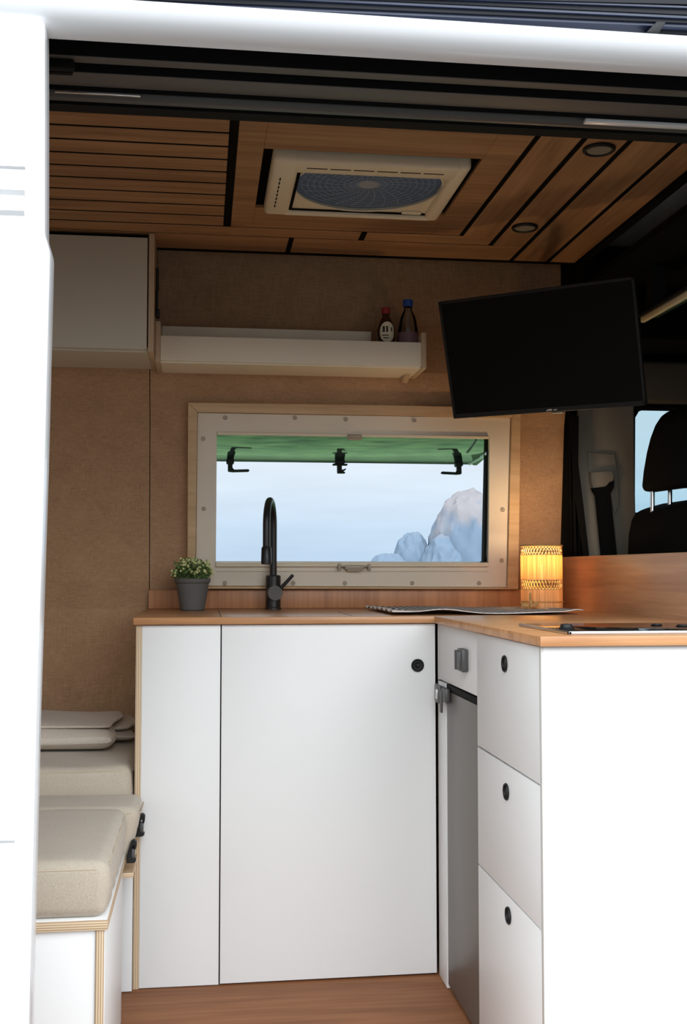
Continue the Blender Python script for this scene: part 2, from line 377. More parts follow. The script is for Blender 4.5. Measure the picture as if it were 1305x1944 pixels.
S(ce.build('ceiling', [M['ceil'], M['ceily'], M['seam']], smooth=False))
# outer roof with the vent opening
rf = MB()
for x0, x1, y0, y1 in ((-2.05, HX[0], 1.93, 3.2), (HX[1], 3.0, 1.93, 3.2), (HX[0], HX[1], 1.93, HY[0]), (HX[0], HX[1], HY[1], 3.2)):
    rf.box(x0, x1, y0, y1, 1.975, 1.995)
rf.poly([(1.638, 1.8495), (1.72, 1.876), (1.91, 1.976), (1.96, 1.995), (1.91, 1.968), (1.72, 1.868), (1.638, 1.843)], 'x', -2.05, 3.0)
S(rf.build('roof', M['paint'], smooth=False))
# header over the sliding door: painted lip, black and grey channels
hd = MB()
pr = [(1.546, 1.806), (1.549, 1.817), (1.560, 1.8265), (1.60, 1.838), (1.64, 1.850), (1.64, 1.838), (1.600, 1.80), (1.590, 1.7775), (1.578, 1.779), (1.566, 1.784), (1.556, 1.791), (1.549, 1.799)]
hd.poly(pr, 'x', -2.05, 3.0)
S(hd.build('trim_1', M['paint']))
tr_ = MB()
tr_.poly([(1.640, 1.835), (1.92, 1.835), (1.92, 1.955), (1.89, 1.955), (1.70, 1.856), (1.64, 1.842)], 'x', -2.0, 2.9)                      # black channel roof
tr_.poly([(1.688, 1.8012), (1.6899, 1.8012), (1.6899, 1.8345), (1.688, 1.8345)], 'x', -2.0, 2.9)
tr_.poly([(1.744, 1.8012), (1.7459, 1.8012), (1.7459, 1.8345), (1.744, 1.8345)], 'x', -2.0, 2.9)
tr_.poly([(1.8042, 1.797), (1.806, 1.797), (1.806, 1.8055), (1.8042, 1.8055)], 'x', -2.0, 2.9)
tr_.poly([(1.862, 1.797), (1.898, 1.799), (1.905, 1.84), (1.905, 1.955), (1.862, 1.84)], 'x', -2.0, 2.9)
S(tr_.build('trim_2', M['rubber'], smooth=False))
rail = thing('sliding_door_rail', 'grey and black guide rail running above the sliding door opening', 'rail', (.4, 1.75, 1.80))
MB().poly([(1.591, 1.782), (1.598, 1.790), (1.626, 1.800), (1.630, 1.812), (1.60, 1.812)], 'x', -1.9, 2.8).build('lip_strip', M['greyrub'], rail)
MB().poly([(1.690, 1.800), (1.7165, 1.802), (1.7165, 1.835), (1.690, 1.835)], 'x', -1.9, 2.8, .002).build('guide_track', M['greyrub'], rail)
MB().poly([(1.746, 1.800), (1.80, 1.802), (1.804, 1.808), (1.804, 1.835), (1.746, 1.835)], 'x', -1.9, 2.8, .002).build('inner_track', M['greyrub'], rail)
MB().poly([(1.806, 1.806), (1.824, 1.806), (1.824, 1.812), (1.806, 1.812)], 'x', -1.9, 2.8).build('channel_lip', M['rubber'], rail)
MB().cyl((-1.9, 1.843, 1.8125), (2.8, 1.843, 1.8125), .0165, seg=20).build('tube_seal', M['tube'], rail)
a = on(230, 195, 2, 1.80)
MB().box(-.243, -.105, 1.806, 1.8115, 1.793, 1.799, .001).build('highlight_strip', M['chrome'], rail, label='bright metal strip placed as a highlight')  # strip added as the bright glint along the seal edge
MB().box(.655, .95, 1.808, 1.822, 1.792, 1.799, .001).build('highlight_strip', M['paint'], rail, label='bright painted strip placed as a glimpse of light')  # strip added as the bright gap at the right end
pk = on(95, 135, 1, 1.72)
MB().box(-.245, -.200, 1.700, 1.716, 1.786, 1.80, .003).box(-.245, -.205, 1.722, 1.734, 1.788, 1.80, .003).build('roller_guide', M['rubber'], rail)

# open sliding door, parked to the left
door = thing('sliding_door', 'white sliding van door slid open along the left edge', 'van door', (-.7, 1.5, .3))
outl = [(-1.35, -.45), (-.2275, -.45), (-.2255, .20), (-.2246, .4116), (-.2225, .62), (-.2204, .8324), (-.2150, 1.15), (-.2116, 1.4546), (-.2150, 1.468), (-.2191, 1.4803), (-.2210, 1.64), (-.2233, 1.7810), (-.2300, 1.7832), (-1.35, 1.79)]
db = MB().poly(outl, 'y', 1.548, 1.598, .006, 3)
door_panel = db.build('door_panel', M['paint'], door)
# pressed swage lines of the door skin
for px0, py0, t_ in ((40, 318, .003), (40, 362, .008), (40, 401, .008), (40, 1565, .012), (40, 1592, .006)):
    z = on(px0, py0, 1, 1.548)[2]
    MB().poly([(1.549, z-t_), (1.5425, z-t_*.1), (1.5425, z+t_*.2), (1.549, z+t_)], 'x', -1.34, -.246).build('swage_line', M['paint'], door)
MB().poly([(-.2385+x, z) for x, z in ((.0, .21), (.0, .42), (.003, .83), (.009, 1.15), (.013, 1.44), (.018, 1.44), (.014, 1.15), (.008, .83), (.005, .42), (.005, .21))], 'y', 1.5445, 1.549).build('edge_bead', M['paint'], door)

# cab shell; unseen front and near side closed in to keep it dark
S(MB().box(1.13, 2.95, 1.9, 3.3, 1.86, 1.88).poly([(1.109, 1.93), (1.13, 1.93), (1.13, 1.98), (1.109, 1.98)], 'y', 1.9, 3.2).build('trim_3', M['cabblk'], smooth=False))
S(MB().box(1.109, 2.95, 3.10, 3.45, 1.70, 2.0).box(-2.0, 1.109, 3.165, 3.45, 1.986, 2.0).build('trim_5', M['cabblk']))
S(MB().box(2.9, 2.95, 1.6, 3.5, 0, 1.9).build('wall_front', M['cabblk']))
S(MB().box(1.5, 2.95, 1.60, 1.64, 0, 1.9).build('wall_near', M['cabblk']))
p0 = on(1205, 772, 1, 3.34); p1 = on(1212, 966, 1, 3.34)
cw = MB()
WX0, WX1, WZ0, WZ1 = 1.358, 2.25, 1.20, 1.532
cw.box(1.128, WX0, 3.36, 3.40, 0, 1.90).box(WX1, 2.95, 3.36, 3.40, 0, 1.90).box(WX0, WX1, 3.36, 3.40, WZ1, 1.90).box(WX0, WX1, 3.36, 3.40, 0, WZ0)
S(cw.build('wall_cab_side', M['cabblk'], smooth=False))
win2 = thing('window_2', 'x', 'x', (1.8, 3.36, WZ0)); del win2['label']; del win2['category']; S(win2)
fr = MB(); pts = [(WX0-.006, WZ0-.01), (WX0+.0, WZ1-.03), (WX0+.014, WZ1-.006), (WX0+.03, WZ1), (WX1, WZ1-.004), (WX1, WZ0)]
fr.tube([(x, 3.352, z) for x, z in pts], .007, 8)
fr.poly([(WX0-.01, WZ1+.01), (WX0-.01, WZ1-.035), (WX0+.002, WZ1-.032), (WX0+.012, WZ1-.010), (WX0+.035, WZ1+.002), (WX0+.035, WZ1+.01)], 'y', 3.35, 3.36)
fr.build('window_frame', M['rubber'], win2)
MB().box(WX0, WX1, 3.378, 3.382, WZ0, WZ1).build('pane', glass('cab_side_glass', (.82, .93, .95)), win2)

# ------------------------------------------------------------------ window over the worktop (leaning plane)
TH = .115
W0 = Vector((0, 3.400, .96)); WN = Vector((0, math.cos(TH), math.sin(TH)))
def wp(px, py, off=0):                          # local (x, z) of a photo feature on the window plane
    o = Vector((0, 0, H)); d = ray(px, py); P0 = W0+WN*off; t = (P0-o).dot(WN)/d.dot(WN); q = o+d*t-P0
    return q.x, q.dot(Vector((0, -math.sin(TH), math.cos(TH))))
win = thing('window_1', 'x', 'x', W0, rot=(TH, 0, 0)); del win['label']; del win['category']; S(win)
def wpart(mb, name, mat, parent=None, **k):
    ob = mb.build(name, mat, None, **k); ob.parent = parent or win; return ob
def ringframe(mb, o, i, y0, y1, bev=.0015):
    """o, i = corner lists TL TR BR BL (x,z)"""
    for k in range(4):
        a, b = o[k], o[(k+1) % 4]; c, d = i[(k+1) % 4], i[k]
        mb.poly([a, b, c, d], 'y', y0, y1, bev, 1)
OFF = -.035
so = [wp(*p, OFF) for p in ((357, 764), (990, 773), (985, 1119), (355.5, 1118))]
si = [wp(*p, OFF) for p in ((375, 783), (972, 793), (964, 1116), (371.5, 1113))]
mb = MB(); ringframe(mb, so, si, OFF, .03); wpart(mb, 'timber_surround', M['pine'])
fi = [wp(*p, OFF+.012) for p in ((412, 820), (930, 829), (928, 1069), (410, 1068))]
fo = [(si[0][0]+.001, si[0][1]-.001), (si[1][0]-.001, si[1][1]-.001), (si[2][0]-.001, si[2][1]+.001), (si[3][0]+.001, si[3][1]+.001)]
mb = MB(); ringframe(mb, fo, fi, OFF+.012, .02, 0); pf = wpart(mb, 'plastic_frame', M['beige'])
def seg_box(pa, pb, h, y0, y1):                # thin bar between two photo points
    a, b = wp(*pa, y0), wp(*pb, y0); return MB().poly([(a[0], a[1]), (b[0], b[1]), (b[0], b[1]-h), (a[0], a[1]-h)], 'y', y0, y1, .0012, 1)
wpart(seg_box((413, 820), (929, 828), .009, OFF+.004, OFF+.02), 'blind_rail', M['cream'], label='cream top blind rail')
wpart(seg_box((410, 1068.5), (928, 1068.5), .012, OFF+.002, OFF+.02), 'screen_rail', M['cream'], label='cream bottom screen rail')
wpart(seg_box((410, 1083), (928, 1083), .004, OFF+.009, OFF+.014), 'frame_rib', M['beige'])
a = wp(674, 829, OFF-.004); wpart(MB().box(a[0]-.022, a[0]+.022, OFF-.006, OFF+.01, a[1]-.011, a[1]+.007, .003).box(a[0]-.017, a[0]+.017, OFF-.012, OFF+.0, a[1]-.004, a[1]+.003, .002), 'blind_catch', M['beigedk'])
a = wp(673, 1077, OFF-.004); wpart(MB().box(a[0]-.030, a[0]+.030, OFF-.010, OFF+.01, a[1]-.007, a[1]+.006, .003).box(a[0]-.050, a[0]-.042, OFF-.012, OFF+.01, a[1]-.009, a[1]+.010, .002).box(a[0]+.042, a[0]+.050, OFF-.012, OFF+.01, a[1]-.009, a[1]+.010, .002).box(a[0]-.045, a[0]+.045, OFF-.006, OFF+.006, a[1]+.001, a[1]+.006, .001).box(a[0]-.022, a[0]+.022, OFF-.008, OFF+.006, a[1]-.012, a[1]-.006, .002), 'screen_handle', M['beigedk'])
for p in ((428, 793), (560, 793), (657, 796), (787, 798), (386, 833), (387, 966), (427, 1107), (557, 1107), (655, 1107), (783, 1107), (910, 1107), (955, 968), (953, 1064)):
    a = wp(*p, OFF+.01)
    wpart(MB().cyl((a[0], OFF+.009, a[1]), (a[0], OFF+.013, a[1]), .0062, seg=16).torus((a[0], OFF+.0095, a[1]), .0055, .0013, 'y', 16, 6), 'screw_cap', M['beigedk'])
# black gasket at the right side of the aperture
wpart(MB().box(fi[1][0]-.004, fi[1][0]+.002, -.005, .03, fi[2][1]+.002, fi[1][1], .001), 'gasket', M['rubber'])
# open pane, hinged at the top, swung outwards
hz = fi[0][1]+.004
px_, pe = .95, None
tilt = -.118
pane_e = bpy.data.objects.new('opened_pane', None)
mbp = MB()
Lp = .43
def pl(x, u, w):      # along pane u, thickness w -> window-local coords
    ang = tilt - TH
    return Vector((x, .012+u*math.cos(ang)-w*math.sin(ang), hz+u*math.sin(ang)+w*math.cos(ang)))
Rm = Matrix.Translation((0, .012, hz)) @ Matrix.Rotation(tilt-TH, 4, 'X')
mbp.box(-.02, .955, 0, Lp, 0, .014, .004, 2, Rm)
pane = wpart(mbp, 'opened_pane', M['acrylic'])
mb = MB(); mb.box(.942, .958, 0, Lp, -.004, .018, .003, 2, Rm); mb.box(-.02, .955, Lp-.003, Lp+.002, -.0005, .016, .001, 1, Rm)
wpart(mb, 'pane_rim', plain('grey_green_rim', lin((96, 120, 100)), .4))
def latch(x, mirror=1):
    R2 = Rm @ Matrix.Translation((x, Lp-.03, 0))
    mb = MB().box(-.013, .013, -.012, .016, -.014, 0, .002, 1, R2).box(-.008, .008, -.008, .01, -.034, -.008, .002, 1, R2)
    b = wpart(mb, 'window_latch', M['blackpl'])
    mb = MB().poly([(-.008, -.030), (.010, -.030), (.012*1, -.036), (.062, -.034), (.066, -.039), (.060, -.042), (.008, -.044), (-.008, -.042)] if mirror > 0 else
                   [(-x_, z_) for x_, z_ in [(-.008, -.030), (.010, -.030), (.012, -.036), (.062, -.034), (.066, -.039), (.060, -.042), (.008, -.044), (-.008, -.042)]], 'y', -.008, .006, .002, 1, R2)
    h_ = mb.build('lever', M['blackpl']); h_.parent = b
latch(.093, 1); latch(.885, -1)
R2 = Rm @ Matrix.Translation((.468, Lp-.03, 0))
b = wpart(MB().box(-.017, .017, -.012, .016, -.010, 0, .002, 1, R2).box(-.026, .026, -.008, .008, -.016, -.011, .002, 1, R2).box(-.010, .006, -.008, .01, -.040, -.008, .002, 1, R2), 'window_latch', M['blackpl'])
MB().poly([(-.010, -.036), (.014, -.030), (.020, -.026), (.020, -.031), (.010, -.037), (.018, -.041), (.016, -.044), (-.010, -.044)], 'y', -.008, .006, .0015, 1, R2).build('lever', M['blackpl']).parent = b
q = wp(929, 861, .0)
e_ = Rm @ Vector((.915, Lp-.06, -.012))
wpart(MB().cyl((q[0], .0, q[1]), e_, .0045, seg=12).cyl((q[0]-.004, -.002, q[1]), Vector((q[0]-.004, -.002, q[1])).lerp(e_, .3), .008, seg=12), 'window_stay', M['steel'])
wpart(MB().box(q[0]-.008, q[0]+.004, -.01, .02, q[1]-.010, q[1]+.010, .003), 'stay_bracket', M['blackpl'])
q = wp(920, 1062, 0); wpart(MB().poly([(q[0]+.01, q[1]-.012), (q[0]+.01, q[1]+.012), (q[0]+.004, q[1]+.001), (q[0]-.012, q[1]-.009), (q[0]-.014, q[1]-.012)], 'y', -.004, .01), 'corner_gasket', M['rubber'])

# ------------------------------------------------------------------ worktop and upstands
wt = thing('kitchen_worktop', 'L-shaped bamboo worktop over the white kitchen cabinets', 'worktop', (.4, 2.8, .88))
outl = [(-.1662, 2.772), (.588, 2.772), (.5895, 1.888), (1.119, 1.888), (1.119, 3.408), (-.1662, 3.408)]
mb = MB().poly(outl, 'z', .882, .900, .0015, 2); mb.build('top', M['top'], wt)
g_ = plain('grooved_joint', (.05, .025, .012), .8)
MB().box(.0475, .0495, 2.80, 3.25, .8995, .9004).build('lid_joint', g_, wt); MB().box(.38, .382, 2.80, 3.10, .8995, .9004).build('lid_joint', g_, wt)
st = tag(MB().box(-.158, 1.119, 3.388, 3.408, .9005, .957, .0015).build('worktop_upstand', M['splash'], origin=(.4, 3.398, .9005)), 'low wooden upstand strip under the window at the back of the worktop', 'upstand')
dv = tag(MB().box(1.12, 1.138, 1.90, 3.36, .70, 1.0585, .002).build('cab_divider', M['divider'], origin=(1.13, 2.6, .70)), 'wide wooden board standing on edge between worktop and driver cab', 'divider board')

# ------------------------------------------------------------------ back base cabinet
cb = thing('base_cabinet', 'white base cabinet under the window with full height door', 'cabinet', (.2, 2.8, 0))
XS = .5987; YC = 2.785
MB().box(-.160, -.1455, YC, 3.40, 0, .881, .0008).build('side_panel', M['plyx'], cb, label='plywood side panel with bare striped edge')
MB().box(-.1452, .0475, YC, YC+.015, .002, .880, .001).build('front_panel', M['white'], cb)
cd = MB().poly([(.0505, .004), (.5935, .006), (.5925, .880), (.0505, .880)], 'y', YC, YC+.015, .001).build('door', M['white'], cb)
k = on(793, 1263, 1, YC)
kk = MB().lathe([(.0155, 0), (.0165, .003), (.0150, .006), (.0125, .0035), (.006, .003), (.0045, .010), (.0, .011)], (0, 0, 0), 28, Matrix.Translation((k.x, YC, k.z)) @ Matrix.Rotation(PI/2, 4, 'X')).build('knob', M['blackpl']); kk.parent = cd; kk.matrix_parent_inverse = Matrix.Translation(-Vector(cb.location)) @ Matrix.Identity(4)
kk.matrix_parent_inverse = Matrix.Identity(4)
MB().box(-.145, .594, YC+.02, 3.38, .0, .875).build('carcass', M['seam'], cb)

# ------------------------------------------------------------------ side run: fridge housing and drawers (fronts face left)
YN, YD = 1.903, 2.367
fh = thing('fridge_housing', 'narrow white cabinet around the fridge with small drawer above', 'cabinet', (.85, 2.58, 0))
MB().box(XS, XS+.015, 2.692, YC-.002, .002, .7365, .0008).build('filler_strip', M['white'], fh)
sd = MB().box(XS, XS+.016, YD+.0035, YC-.012, .7415, .880, .001).build('drawer', M['white'], fh)
MB().box(XS, XS+.016, YC-.010, YC-.0005, .739, .880, .0005).build('corner_strip', M['white'], fh)
p = on(885, 1253, 0, XS)
def at_mesh(mb, name, mat, parent): o = mb.build(name, mat); o.parent = parent; return o
at_mesh(MB().box(XS-.016, XS, p.y-.026, p.y+.024, p.z-.026, p.z+.026, .004).box(XS-.021, XS-.014, p.y-.019, p.y+.002, p.z-.021, p.z+.021, .003).cyl((XS-.018, p.y+.012, p.z-.022), (XS-.018, p.y+.012, p.z+.022), .006, seg=12), 'latch_handle', M['latch'], sd)
MB().box(XS+.02, 1.10, YD+.01, 3.36, .745, .875).box(1.09, 1.115, YD, YC, 0, .74).build('carcass', M['seam'], fh)
fg = thing('fridge', 'dark grey compressor fridge built in beside the white drawers', 'fridge', (.85, 2.53, .0))
MB().box(XS+.045, 1.08, YD+.012, 2.685, .006, .730, .004).build('body', M['blackpl'], fg)
fd = MB().box(XS+.001, XS+.042, YD+.006, 2.688, .010, .722, .006).build('door', M['fridge'], fg)
MB().box(XS+.001, XS+.05, YD+.006, 2.688, .724, .737, .001).build('top_vent', M['rubber'], fg)
p = on(850, 1317, 0, XS-.01)
at_mesh(MB().box(XS-.014, XS+.001, 2.640, 2.735, .694, .730, .006).box(XS-.019, XS-.010, 2.690, 2.740, .688, .734, .004).box(XS-.018, XS-.012, 2.668, 2.684, .668, .724, .003), 'latch_handle', M['latch'], fd)
at_mesh(MB().box(XS-.0205, XS-.0185, 2.700, 2.720, .698, .722, .001), 'latch_button', M['steel'], fd)
dc = thing('drawer_cabinet', 'white three drawer cabinet at the open end of the worktop', 'cabinet', (.85, 2.13, 0))
MB().box(XS+.0005, 1.119, YN, YN+.015, 0, .881, .0012).build('end_panel', M['white'], dc)
MB().box(XS-.0035, XS+.0008, YN-.0005, YN+.012, 0, .881, .0005).build('edge_band', M['white_cool'], dc)
ce_ = [(.6375, .880), (.3855, .6335), (.03, .3820)]
for (z0, z1), (hx, hy) in zip(ce_, ((960, 1260), (963, 1503), (967, 1738))):
    dr = MB().box(XS-.003, XS+.013, YN+.0135, YD-.002, z0, z1, .0012).build('drawer', M['white'], dc)
    p = on(hx, hy, 0, XS-.003)
    mt = Matrix.Translation((XS-.003, p.y, p.z)) @ Matrix.Rotation(-PI/2, 4, 'Y')
    at_mesh(MB().lathe([(.0155, 0), (.0170, .002), (.0155, .0045), (.013, .003), (.0125, .0006), (.0, .0004)], (0, 0, 0), 28, mt), 'ring_pull', M['blackpl'], dr)
    
MB().box(XS+.015, 1.11, YN+.02, YD-.005, .01, .875).build('carcass', M['seam'], dc)
MB().box(XS, XS+.014, YD-.0015, YD+.003, 0, .881, .0003).build('partition', M['white_cool'], dc)

# hob
hb = thing('glass_hob', 'black glass hob with steel edge set in the worktop', 'hob', (.9, 2.08, .9005))
MB().box(.663, 1.095, 1.936, 2.243, .9005, .9055, .0015).build('glass_top', M['hob'], hb)
mb = MB()
for b_ in ((.655, 1.103, 1.928, 1.9365, .9005, .9062), (.655, 1.103, 2.2425, 2.246, .9005, .9052), (.655, .661, 1.928, 2.246, .9005, .9062), (1.097, 1.103, 1.928, 2.246, .9005, .9062)): mb.box(*b_, .001)
mb.build('steel_rim', M['steel'], hb)
p = on(1076, 1193, 2, .906)
for (hx, hy, r, hh) in ((1076, 1195, .0125, .010), (1247, 1187, .010, .0035), (1297, 1189, .012, .004)):
    p = on(hx, hy, 2, .906); MB().lathe([(r*1.1, 0), (r*1.15, hh*.3), (r*.95, hh*.5), (r*.85, hh), (0, hh)], (p.x, p.y, .9056), 24).build('knob', M['blackpl'], hb)

# tap
TX, TY = .2135, 3.335
TX = on(519, 1130, 1, TY).x
tp = thing('kitchen_tap', 'matte black pull-out kitchen tap standing before the window', 'tap', (TX, TY, .9005))
MB().lathe([(.0245, 0), (.0245, .004), (.0225, .006), (.0225, .098), (.0200, .101), (.011, .102)], (TX, TY, .9005), 32).build('body', M['black'], tp)
# swan neck: up, over towards the room and down
topz = on(515, 944, 1, TY-.05).z
pts = []; ra = .075
hxp = on(506, 1055, 1, TY-2*ra).x
for z in [1.0, 1.04, 1.08, 1.12, topz-ra-.012]: pts.append((TX, TY, z))
for k_ in range(1, 17):
    a_ = PI*k_/16; pts.append((TX+(hxp-TX)*(1-math.cos(a_))/2, TY-ra*(1-math.cos(a_)), topz-ra-.012+ra*math.sin(a_)))
lastz = on(506, 1042, 1, TY-2*ra).z
pts.append((hxp, TY-2*ra, lastz))
MB().tube(pts, .0105, 18).build('neck', M['black'], tp)
MB().lathe([(.0105, .0), (.0145, -.006), (.0155, -.045), (.0150, -.052), (.009, -.053)], (hxp, TY-2*ra, lastz+.008), 24).build('spray_head', M['black'], tp)
MB().cyl((TX, TY-.018, .948), (TX+.004, TY-.034, .949), .022, seg=32).build('cartridge_cap', M['pot'], tp)
MB().cyl((TX+.018, TY-.012, .958), (TX+.058, TY-.02, 1.003), .0055, .0050, 14).build('lever', M['black'], tp)

# potted plant
pc = on(365.5, 1157, 1, 3.27); PXc, PYc = pc.x, 3.27
pp = thing('potted_plant', 'small grey pot of tiny flowering leaves at the left worktop end', 'plant', (PXc, PYc, .9005))
MB().lathe([(.033, 0), (.0355, .002), (.0475, .078), (.0515, .081), (.0530, .092), (.0500, .093), (.0485, .082), (.0, .080)], (PXc, PYc, .9005), 40).build('pot', M['pot'], pp)
stm = MB(); lf = MB(); bu = MB()
def leaf(mb, c, d, s, w):
    d = Vector(d).normalized(); n1 = d.cross(Vector((random.uniform(-1, 1), random.uniform(-1, 1), random.uniform(-1, 1)))).normalized(); n2 = d.cross(n1)
    c = Vector(c); v = [mb.bm.verts.new(x) for x in (c, c+d*s*.5+n1*w+n2*w*.3, c+d*s, c+d*s*.5-n1*w+n2*w*.3)]; mb.bm.faces.new(v)
for i in range(95):
    th = random.uniform(0, 2*PI); ph = random.uniform(0, 1)**.55*1.35
    R_ = .058*(.8+.25*random.random())
    e = Vector((PXc+R_*1.05*math.sin(ph)*math.cos(th), PYc+R_*math.sin(ph)*math.sin(th), .995+R_*.98*math.cos(ph)*(1.0)))
    b0 = Vector((PXc+.02*math.cos(th), PYc+.02*math.sin(th), .98))
    mid = b0.lerp(e, .5)+Vector((0, 0, .008)); stm.tube([b0, mid, e], .0008, 4)
    for j in range(11):
        t_ = random.uniform(.3, 1); q_ = b0.lerp(e, t_)+Vector((random.gauss(0, .004), random.gauss(0, .004), random.gauss(0, .004)))
        leaf(lf, q_, (random.gauss(0, 1), random.gauss(0, 1), random.gauss(.5, .6)), random.uniform(.009, .015), random.uniform(.0022, .0038))
    if random.random() < .8:
        for j in range(2):
            q_ = e+Vector((random.gauss(0, .003), random.gauss(0, .003), random.gauss(0, .003)))
            r_ = bmesh.ops.create_icosphere(bu.bm, subdivisions=1, radius=random.uniform(.0030, .0052)); bmesh.ops.translate(bu.bm, vec=q_, verts=r_['verts'])
lf.build('foliage', M['leaf'], pp, smooth=False); stm.build('stems', M['leaf'], pp); bu.build('flower_buds', M['bud'], pp)

# striped cloth on the worktop
def cloth_z(u, v):
    return .0025 + .0035*(1+math.sin(u*9+v*5))*.5 + .006*max(0, 1-u*7)*(1+math.sin(v*40))*.6 + .008*math.exp(-((u-.28)/.12)**2)*max(0, 1-v*2.5) + .006*math.exp(-((u-.97)/.05)**2)
mb = MB(); N1, N2 = 60, 40; grid = []
cx0, cx1, cy0, cy1 = .487, 1.0, 2.815, 3.30
for i in range(N1+1):
    row = []
    for j in range(N2+1):
        u, v = i/N1, j/N2; x = cx0+(cx1-cx0)*u; y = cy0+(cy1-cy0)*v+.012*math.sin(u*7)
        inl = .0 if (.78 < u < .995 and .45 < v) else 1
        row.append(mb.bm.verts.new((x, y, .9008+ (cloth_z(u, v)*inl if inl else .0028))))
    grid.append(row)
for i in range(N1):
    for j in range(N2):
        f_ = mb.bm.faces.new((grid[i][j], grid[i+1][j], grid[i+1][j+1], grid[i][j+1])); f_.material_index = 1 if j == 0 or i == 0 or i == N1-1 else 0
clo = mb.build('striped_cloth', [M['cloth'], M['hem']])
sm = clo.modifiers.new('thick', 'SOLIDIFY'); sm.thickness = .0022; sm.offset = 1
tag(clo, 'grey and white striped cloth spread flat over the worktop corner', 'cloth')

# bamboo lamp
LX, LY = .9890, 3.15
lp = thing('bamboo_lamp', 'glowing round bamboo slat lamp standing in the worktop corner', 'lamp', (LX, LY, .9055))
LB = .9062; RR = .0595
def zof(py): return on(1029, py, 1, LY).z
z_top = zof(1036); z_b1 = zof(1053); z_b2 = zof(1101); z_b3 = zof(1118); z_rim = zof(1142)
def slats(z0, z1, nn=66, r=RR, w=.0021, t=.001):
    mb = MB()
    for k_ in range(nn):
        a_ = 2*PI*k_/nn; mt = Matrix.Translation((LX, LY, 0)) @ Matrix.Rotation(a_, 4, 'Z')
        mb.box(r-t, r+t, -w, w, z0, z1, 0, 1, mt)
    return mb
sh = slats(z_b2, z_b1, w=.00275).build('lamp_shade', M['slats'], lp, smooth=False)
slats(LB, z_b3, w=.0027).build('lower_slats', M['slats'], lp, smooth=False)
def lattice(z0, z1, nn=40):
    mb = MB()
    for s_ in (-1, 1):
        for k_ in range(nn):
            a0 = 2*PI*(k_)/nn; a1 = a0+s_*2*PI*.5/nn*1.0
            zm = (z0+z1)/2
            P_ = [(LX+RR*math.cos(a_), LY+RR*math.sin(a_), z_) for a_, z_ in ((a0, z0), (a1, zm), (a0, z1))]
            mb.tube(P_, .00135, 5)
    for z_ in (z0, z1): mb.torus((LX, LY, z_), RR, .0012, 'z', 48, 6)
    return mb
lattice(z_b1, z_top-.004).build('woven_band', M['raffia'], lp); lattice(z_b3, z_b2).build('woven_band', M['raffia'], lp)
MB().torus((LX, LY, z_top), RR+.0015, .0026, 'z', 48, 8).build('top_ring', M['raffia'], lp)
MB().torus((LX, LY, z_rim), RR+.0025, .0022, 'z', 48, 8).build('bottom_ring', M['raffia'], lp)
MB().lathe([(.055, 0), (.055, .006), (.012, .008), (.012, .045), (.0, .045)], (LX, LY, LB), 32).build('base', M['raffia'], lp)
zb_ = zof(1086)
MB().lathe([(.0, -.022), (.010, -.018), (.018, .0), (.012, .016), (.0, .020)], (LX-.002, LY-.004, zb_), 20).build('bulb', M['bulb'], lp)
b0 = on(1008, 1148, 1, LY-RR-.01)
mb = MB(); cx, cy, cz = b0.x, LY-RR-.012, .917
for s_, L_ in ((-1, .028), (1, .020)):
    mb.poly([(cx, cz-.003), (cx+s_*L_*.6, cz+.008), (cx+s_*L_, cz+.006), (cx+s_*L_*1.05, cz-.002), (cx+s_*L_*.5, cz-.006)], 'y', cy-.006, cy+.004, .0018, 1)
mb.box(cx-.004, cx+.004, cy-.008, cy+.005, cz-.006, cz+.006, .002); mb.box(cx-.003, cx+.004, cy+.004, cy+.008, cz-.006, cz+.035, .001)
mb.build('raffia_bow', M['raffia'], lp)
pl_ = bpy.data.lights.new('lamp_glow', 'POINT'); pl_.energy = 2.4; pl_.color = (1, .72, .40); pl_.shadow_soft_size = .02
plo = bpy.data.objects.new('lamp_glow', pl_); C.objects.link(plo); plo.location = (LX, LY, zb_+.042)

# ------------------------------------------------------------------ bed bench and cushions
bn = thing('bed_bench', 'white plywood bench base carrying the bed cushions on the left', 'bench', (-.9, 2.4, 0))
BX = -.168
MB().box(-1.95, BX, 2.12, 2.60, .352, .370, .001).build('bench_top', M['plyz'], bn, label='plywood top board with bare striped edge')
MB().box(-1.95, BX-.001, 2.122, 2.60, .3702, .3722, .0005).build('top_laminate', M['white'], bn)
MB().box(-1.95, -.1905, 2.128, 2.14, .002, .3515, .001).build('front_panel', M['white'], bn)
MB().box(-.190, -.1745, 2.124, 2.1262, .002, .3515, .0004).build('edge_strip', M['plyx'], bn, label='bare striped plywood edge')
MB().box(-.190, -.1735, 2.1265, 2.59, .002, .3515, .0008).build('side_panel', M['white'], bn)
MB().box(-.20, -.161, 2.768, 2.78, .002, .325, .0008).build('rear_panel', M['white'], bn)
MB().box(-1.95, -.20, 2.60, 3.40, .31, .325).box(-1.95, -1.93, 2.6, 3.4, .0, .31).build('slat_base', M['plyz'], bn)
MB().box(-.20, -.150, 2.60, 2.765, .316, .328, .002).build('pull_out_board', M['plyz'], bn)
